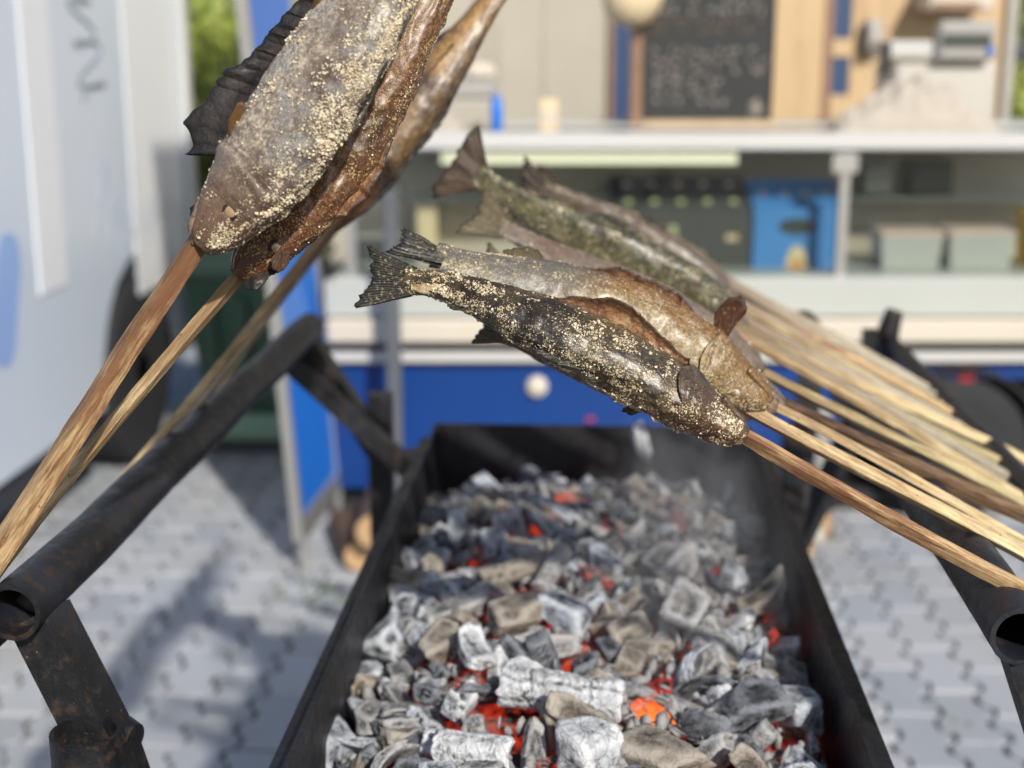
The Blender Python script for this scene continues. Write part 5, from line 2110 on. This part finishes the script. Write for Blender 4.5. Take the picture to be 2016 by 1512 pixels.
m_.add([(c0.x + math.cos(a) * .036 * (1 if math.sin(a) < 0 else .8), c0.y, c0.z + math.sin(a) * (.042 if math.sin(a) > 0 else .046)) for a in [2 * PI * k / 28 for k in range(28)]], [list(range(28))])
m_.build('print', M['cream_print'], r_)
m_ = MB(RZ)
c0 = TL(1568, 524, D0 + .088)
m_.add([(c0.x + math.cos(a) * .026, c0.y, c0.z + math.sin(a) * .018) for a in [2 * PI * k / 28 for k in range(28)]], [list(range(28))])
m_.build('print', M['orange'], r_)


def tub(px0, py0, px1, py1, D, label):
    r = thing_root('food_tub', (px0 + px1) / 2, py1, D, label, 'tub', 'white tubs in the display case')
    x0, x1 = tx(px0, py1, D), tx(px1, py1, D)
    z0, z1 = tz(py1, D), tz(py0, D)
    i = .012
    dp = .15
    m_ = MB(RZ)
    m_.add([(x0 + i, D + i, z0), (x1 - i, D + i, z0), (x1 - i, D + dp - i, z0), (x0 + i, D + dp - i, z0), (x0, D, z1), (x1, D, z1), (x1, D + dp, z1), (x0, D + dp, z1)],
           [(3, 2, 1, 0), (0, 1, 5, 4), (1, 2, 6, 5), (2, 3, 7, 6), (3, 0, 4, 7)])
    m_.build('tub', M['white_paint'], r)
    MB(RZ).box((x0 - .004, D - .004, z1), (x1 + .004, D + dp + .004, z1 + .014), bevel=.003).build('lid', M['pink'], r)


tub(1732, 466, 1852, 546, D0 + .06, 'white tub with pink lid, left one of the pair in the case')
tub(1866, 464, 1992, 546, D0 + .06, 'white tub with pink lid, right one of the pair in the case')
r_ = thing_root('yellow_bucket', 2030, 545, D0 + .1, 'yellow bucket cut off by the right edge, inside the case', 'bucket')
cc = RZ @ TL(2036, 546, D0 + .15)
auto_smooth(MB().lathe([(.045, 0), (.06, .02), (.066, .19), (.070, .192), (.070, .21), (.05, .213)], cc, 26).build('pail', M['yellow'], r_), 40)
for (a, b, c, d, mt, lb) in ((1790, 318, 1880, 386, 'dark_display', 'dark tray on the case shelf, above the white tubs'), (1700, 322, 1760, 386, 'grey_plastic', 'grey tray on the case shelf beside the post')):
    r_ = thing_root('food_tray', (a + c) / 2, d, D0 + .3, lb, 'tray')
    tbox(a + 3, b + 8, c - 3, d, D0 + .265, D0 + .345, .004).build('tray', M[mt], r_)
    tbox(a, b, c, b + 7, D0 + .26, D0 + .35, .002).build('rim', M[mt], r_)
for (a, b, c, d, lb) in ((700, 470, 800, 545, 'dark green crate in the left end of the display case'), (820, 400, 860, 470, 'pale beige box in the left end of the display case')):
    r_ = thing_root('produce_box', (a + c) / 2, d, D0 + .2, lb, 'box')
    tbox(a, b, c, 546, D0 + .2, D0 + .34, .006).build('box', M['dark_box'] if a == 700 else M['cream_print'], r_)
    tbox(a + 5, b - 6, c - 5, b - 1, D0 + .21, D0 + .33).build('lid', M['grey_plastic'], r_)

# ---- firewood on the ground under the trailer's edge
t = NT('firewood')
g = t.noise(60, 5, .6)
t.set(col=t.mix(g, (.30, .17, .08), (.55, .38, .22)), rough=.8)
t.bump(g, .4, .003)
M['firewood'] = t.m
M['bark'] = simple_mat('bark', (.10, .065, .045), .9, .3, 40, .004)


def log(px, py, D, L, R, yaw, label):
    q = RZ @ TL(px, py, D)
    r = empty('firewood_log', (q.x, q.y, 0), label, 'log', 'firewood on the ground')
    d = Vector((math.cos(yaw), math.sin(yaw), 0))
    c = Vector((q.x, q.y, q.z))
    auto_smooth(MB().tube([c - d * L / 2, c - d * L * .17, c + d * L * .17, c + d * L / 2], R, 18, rfun=pipe_r(px * .1)).build('bark', M['bark'], r), 50)
    for s in (-1, 1):
        MB().lathe([(R * .92, 0), (R * .90, .004)], c + d * s * L / 2 - d * (.001 if s < 0 else -.001) * -1 if False else c + d * s * (L / 2 - .001), 18, d * s).build('cut_face', M['firewood'], r)


gz = lambda px, py: None
for (px, py, R, yaw, lb) in ((722, 1052, .055, 1.75, 'cut log on the ground left of the grill leg, lower one'), (742, 1012, .05, 1.65, 'cut log on top of the lower one, left of the grill'),
                             (690, 1060, .045, 1.9, 'thin log leftmost on the ground behind the grill')):
    # logs lie on the ground: distance follows from their radius
    v = (756 - py) / F_PX
    k = (CAM_H - R - (.095 if 'top' in lb else 0)) / (sp_ - v * cp_)
    D = k * (cp_ + v * sp_)
    log(px, py, D, .30, R, yaw, lb)
for (px, py, R, yaw, lb) in ((1600, 1000, .05, 1.5, 'cut log on the ground right of the grill, near the prop leg'), (1556, 1040, .05, 1.6, 'cut log on the ground directly behind the right trough wall')):
    v = (756 - py) / F_PX
    k = (CAM_H - R) / (sp_ - v * cp_)
    log(px, py, k * (cp_ + v * sp_), .30, R, yaw, lb)

# ================================================================== white van on the left (parallel to the grill)
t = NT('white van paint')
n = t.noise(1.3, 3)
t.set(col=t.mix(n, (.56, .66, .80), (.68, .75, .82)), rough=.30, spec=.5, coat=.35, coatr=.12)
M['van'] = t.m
M['van_trim'] = simple_mat('van dark trim', (.03, .034, .045), .6, .15, 10)
M['van_print'] = simple_mat('van grey lettering', (.30, .36, .43), .5, .1, 10)
VX = -1.60
vy1 = onx(372, 300, VX).y
vy0 = 1.9
zs = onx(0, 955, VX).z
van = empty('white_van', (VX - .85, (vy0 + vy1) / 2, 0), 'white box van in the shade at the left edge', 'van')
hub_c = onx(292, 800, VX)
wr = .33
hub = Vector((VX - .06, hub_c.y, wr))
ARR = .43
# side panel with a wheel arch cut-out: outline in (y, z)
out = [(vy0, zs), (hub.y - ARR, zs)]
for k in range(1, 16):
    a = PI - PI * k / 16
    out.append((hub.y + math.cos(a) * ARR, wr - .02 + max(0, math.sin(a)) * ARR * 1.02))
out = [q for q in out if q[1] >= zs - 1e-6 or q[0] <= hub.y - ARR]
out += [(min(hub.y + ARR, vy1 - .01), zs), (vy1, zs), (vy1, 2.6), (vy0, 2.6)]
m_ = MB()
n0 = len(out)
vs = [(VX, y, z) for y, z in out] + [(VX - .03, y, z) for y, z in out]
m_.add(vs, [list(range(n0))[::-1], [n0 + k for k in range(n0)]] + [(k, (k + 1) % n0, n0 + (k + 1) % n0, n0 + k) for k in range(n0)])
m_.build('side_panel', M['van'], van)
MB().box((VX - 1.75, vy1 - .03, zs), (VX - .031, vy1, 2.6)).build('rear_panel', M['van'], van)
MB().box((VX - 1.75, vy0, zs), (VX - 1.72, vy1 - .031, 2.6)).build('side_panel', M['van'], van)
MB().box((VX - 1.75, vy0, 2.605), (VX, vy1, 2.64)).build('roof', M['van'], van)
MB().box((VX - 1.71, vy0, zs + .002), (VX - .04, vy1 - .04, zs + .05)).build('underbody', M['van_trim'], van)
# bright bands painted for reflected sky, then the corner post
M['van_glare'] = simple_mat('van side sky glare', (.80, .83, .86), .35, .05, 3)  # whiter colour stands in for sky reflections on the van side
MB().box((VX + .0005, onx(56, 300, VX).y, zs + .45), (VX + .004, onx(112, 300, VX).y, 2.6)).build('sky_glare_band', M['van_glare'], van)
MB().box((VX + .0005, onx(255, 300, VX).y, zs + .3), (VX + .0035, onx(352, 300, VX).y, 2.6)).build('sky_glare_band', M['van_glare'], van)
y = onx(365, 300, VX).y
MB().box((VX + .001, y - .035, zs), (VX + .03, y + .03, 2.6), bevel=.004).build('corner_post', M['white_paint'], van)
MB().box((VX - .5, vy0, zs - .10), (VX - .02, hub.y - ARR - .02, zs - .003)).build('sill', M['van_trim'], van)
# wheel
w_ = auto_smooth(MB().lathe([(.20, -.10), (.30, -.11), (.325, -.09), (.33, 0), (.325, .045), (.30, .055), (.20, .05)], hub, 40, (1, 0, 0)).build('wheel', M['tyre'], van), 40)
auto_smooth(MB().lathe([(.195, .02), (.19, .05), (.13, .03), (.06, .05), (.01, .05)], hub, 30, (1, 0, 0)).build('rim', M['grey_plastic'], w_), 40)
MB().box((VX - .5, hub.y - ARR, zs), (VX - .45, vy1 - .05, wr + ARR)).build('arch_liner', M['van_trim'], van)
# grey loops and strokes of the lettering
rr = random.Random(3)


def vloop(px, py, rx, ry, a0, a1, w):
    pts = []
    for k in range(15):
        a = a0 + (a1 - a0) * k / 14
        q = onx(px + rx * math.cos(a), py + ry * math.sin(a), VX + .003)
        pts.append(q)
    m_ = MB()
    for k in range(14):
        m_.bar(pts[k], pts[k + 1], w, .003, (1, 0, 0))
    return m_


m_ = MB()
pts = []
for k in range(90):
    u = k / 89
    pts.append(onx(150 + 40 * u + 24 * math.sin(u * 24), -20 + 225 * u + 20 * math.cos(u * 17), VX + .003))
for k in range(89):
    m_.bar(pts[k], pts[k + 1], .011, .003, (1, 0, 0))
m_.build('lettering', M['van_print'], van)
m_ = MB()
for k in range(26):
    px = 195 + k * 6.6 + rr.uniform(-3, 3)
    y0 = 395 + rr.uniform(-15, 15) - (70 if k in (1, 2, 10) else 0)
    m_.bar(onx(px, y0, VX + .003), onx(px + rr.uniform(-3, 3), y0 + rr.uniform(25, 105), VX + .003), .008, .003, (1, 0, 0))
m_.build('lettering', M['van_print'], van)
M['blue_print'] = simple_mat('blue van print', (.30, .45, .78), .4, .1, 5)
q0 = onx(14, 590, VX + .003)
m_ = MB()
m_.add([(VX + .003, q0.y + .10 * math.cos(a) * (1 + .3 * math.sin(2 * a)), q0.z + .17 * math.sin(a) + .05 * math.cos(a)) for a in [2 * PI * k / 36 for k in range(36)]], [list(range(36))])
m_.build('blue_print', M['blue_print'], van)

# ================================================================== green bin behind
M['bin_green'] = simple_mat('dark green plastic', (.035, .085, .055), .5, .15, 6)
M['bin_pale'] = simple_mat('pale green plastic', (.20, .34, .26), .45, .12, 6)
g0 = onz(470, 892, 0)
bn = empty('green_container', (g0.x, g0.y + .3, 0), 'dark green container with pale green base rim between van and blue door', 'container')
x0, x1 = onz(398, 892, 0).x, onz(585, 892, 0).x
yb = g0.y
zl = P(470, 850, (Vector(g0) - CAM).dot(_fw)).z
MB().box((x0, yb, .012), (x1, yb + .6, .045)).build('foot_rail', M['van_trim'], bn)
MB().box((x0, yb - .02, .046), (x1, yb + .6, zl + .07), bevel=.02).build('base_rim', M['bin_pale'], bn)
m_ = MB()
zt_ = .64
m_.add([(x0 + .02, yb + .03, zl + .071), (x1 - .02, yb + .03, zl + .071), (x1 - .02, yb + .55, zl + .071), (x0 + .02, yb + .55, zl + .071),
        (x0 - .03, yb - .05, zt_), (x1 + .03, yb - .05, zt_), (x1 + .03, yb + .6, zt_), (x0 - .03, yb + .6, zt_)],
       [(3, 2, 1, 0), (0, 1, 5, 4), (1, 2, 6, 5), (2, 3, 7, 6), (3, 0, 4, 7), (4, 5, 6, 7)])
m_.build('body', M['bin_green'], bn)
for k in range(3):
    xx = x0 + .06 + (x1 - x0 - .12) * k / 2
    m2 = MB()
    m2.bar((xx, yb - .0, zl + .10), (xx, yb - .062, zt_ - .06), .05, .02, (0, 1, 0))
    m2.build('rib', M['bin_green'], bn)
MB().box((x0 - .05, yb - .08, zt_ + .001), (x1 + .05, yb + .62, zt_ + .05), bevel=.015).build('lid', M['bin_green'], bn)

# ================================================================== trees and shrubs behind
t = NT('leaf')
oi = t.n('ShaderNodeObjectInfo')
ln = t.noise(3.2, 3)
ln2 = t.noise(31, 2)
c = t.mix(t.ramp(ln, [(.35, 0), (.65, 1)]), (.30, .42, .07), (.62, .68, .18))
c = t.mix(t.ramp(ln2, [(.5, 0), (.7, .6)]), c, (.55, .55, .16))
t.t.nodes.remove(t.b)
df = t.n('ShaderNodeBsdfDiffuse'); tl_ = t.n('ShaderNodeBsdfTranslucent'); mx = t.n('ShaderNodeMixShader')
gl = t.n('ShaderNodeBsdfGlossy'); gl.inputs['Roughness'].default_value = .35
mx2 = t.n('ShaderNodeMixShader')
t.l(c, df.inputs[0]); t.l(c, tl_.inputs[0]); mx.inputs[0].default_value = .4
t.l(df.outputs[0], mx.inputs[1]); t.l(tl_.outputs[0], mx.inputs[2])
mx2.inputs[0].default_value = .10
t.l(mx.outputs[0], mx2.inputs[1]); t.l(gl.outputs[0], mx2.inputs[2]); t.l(mx2.outputs[0], t.out.inputs[0])
M['leaf'] = t.m


def tree(name, base, h, crown_c, crown_r, nleaf, label, cat, seed, leaf=.05, trunk_r=.09):
    r = np.random.default_rng(seed)
    root = empty(name, base, label, cat)
    b = Vector(base)
    cc = Vector(crown_c)
    top = Vector((cc.x, cc.y, cc.z))
    pts = [b, b.lerp(top, .35) + Vector((.04, .02, 0)), b.lerp(top, .7), top]
    m_ = MB().tube(pts, [trunk_r, trunk_r * .8, trunk_r * .55, trunk_r * .25], 12)
    rr = random.Random(seed)
    cl = []
    for k in range(26):
        d = Vector((rr.gauss(0, 1), rr.gauss(0, 1), rr.gauss(0, 1))).normalized()
        q = cc + Vector((d.x * crown_r[0], d.y * crown_r[1], d.z * crown_r[2])) * rr.uniform(.35, .95)
        cl.append((q, rr.uniform(.22, .42)))
        st = b.lerp(top, rr.uniform(.35, .9))
        m_.tube([st, st.lerp(q, .5) + Vector((0, 0, .05)), q], [trunk_r * .32, trunk_r * .2, trunk_r * .06], 7)
    auto_smooth(m_.build('trunk', M['bark'], root), 60)
    vs, fs = [], []
    mr = sum(crown_r) / 3
    for k in range(nleaf):
        q, s = cl[int(r.integers(len(cl)))]
        d = r.normal(size=3); d /= np.linalg.norm(d)
        p = np.array(q) + d * (r.uniform() ** .45) * s * mr
        t1 = r.normal(size=3); t1 /= np.linalg.norm(t1)
        t2 = np.cross(t1, r.normal(size=3)); t2 /= np.linalg.norm(t2)
        L = leaf * r.uniform(.6, 1.3)
        n0 = len(vs)
        vs += [p, p + t1 * L * .5 + t2 * L * .28, p + t1 * L, p + t1 * L * .5 - t2 * L * .28]
        fs.append((n0, n0 + 1, n0 + 2, n0 + 3))
    link('crown', mesh_from('crown', vs, fs), M['leaf'], root)
    return root


def spot(px, py, Z): return P(px, py, Z)


q = spot(420, 150, 8.5)
tree('leafy_shrub', (q.x, q.y, 0), 2.5, (q.x, q.y, q.z - .1), (.75, .6, 1.0), 9000, 'sunlit yellow-green shrub between the van and the blue door', 'shrub', 5, .075, .05)
q = spot(470, 560, 9.5)
tree('leafy_shrub', (q.x + .3, q.y, 0), 1.5, (q.x + .3, q.y, .75), (1.0, .5, .75), 6000, 'low dark shrub behind the green container', 'shrub', 8, .07, .05)
q = spot(2050, 120, 8.0)
tree('leafy_tree', (q.x + .2, q.y, 0), 3, (q.x + .25, q.y, q.z), (.9, .7, 1.3), 9000, 'green tree at the right edge behind the trailer', 'tree', 13, .08, .09)
q = spot(300, 60, 13)
tree('leafy_tree', (q.x, q.y, 0), 4, (q.x, q.y, 2.4), (1.8, 1.0, 1.7), 12000, 'tall tree far behind the van', 'tree', 21, .11, .12)
q = spot(900, 60, 15)
tree('leafy_tree', (q.x, q.y, 0), 4, (q.x, q.y, 2.6), (2.2, 1.0, 1.9), 12000, 'tall tree behind the trailer, hidden mostly by it', 'tree', 27, .11, .12)

# ================================================================== thin smoke rising from the right half of the coals
t = NT('smoke')
t.t.nodes.remove(t.b)
pv = t.n('ShaderNodeVolumePrincipled')
pv.inputs['Color'].default_value = (.85, .88, .93, 1)
pv.inputs['Anisotropy'].default_value = .2
gc = t.coord('Generated')
sx = t.n('ShaderNodeSeparateXYZ'); t.l(gc, sx.inputs[0])
nz = t.noise(1.0, 3, .6, t.mapping((11, 11, 6), vec=t.coord('Object')), 1.6)
ex = t.ramp(sx.outputs[0], [(0, 0), (.45, 1), (.85, 1), (1, 0)])
ey = t.ramp(sx.outputs[1], [(0, 0), (.3, 1), (.7, 1), (1, 0)])
ez = t.ramp(sx.outputs[2], [(0, .9), (.35, .8), (1, 0)])
dn = t.math('MULTIPLY', t.math('MULTIPLY', ex, ey), t.math('MULTIPLY', ez, t.ramp(nz, [(.46, 0), (.68, 1)])))
t.l(t.math('MULTIPLY', dn, 5.0), pv.inputs['Density'])
t.l(pv.outputs[0], t.out.inputs['Volume'])
M['smoke'] = t.m
sm = MB().box((-.02, 1.15, .80), (.225, 2.10, 1.02)).build('smoke', M['smoke'])
setprops(sm, 'thin grey smoke drifting over the right side of the coals', 'smoke', kind='stuff')
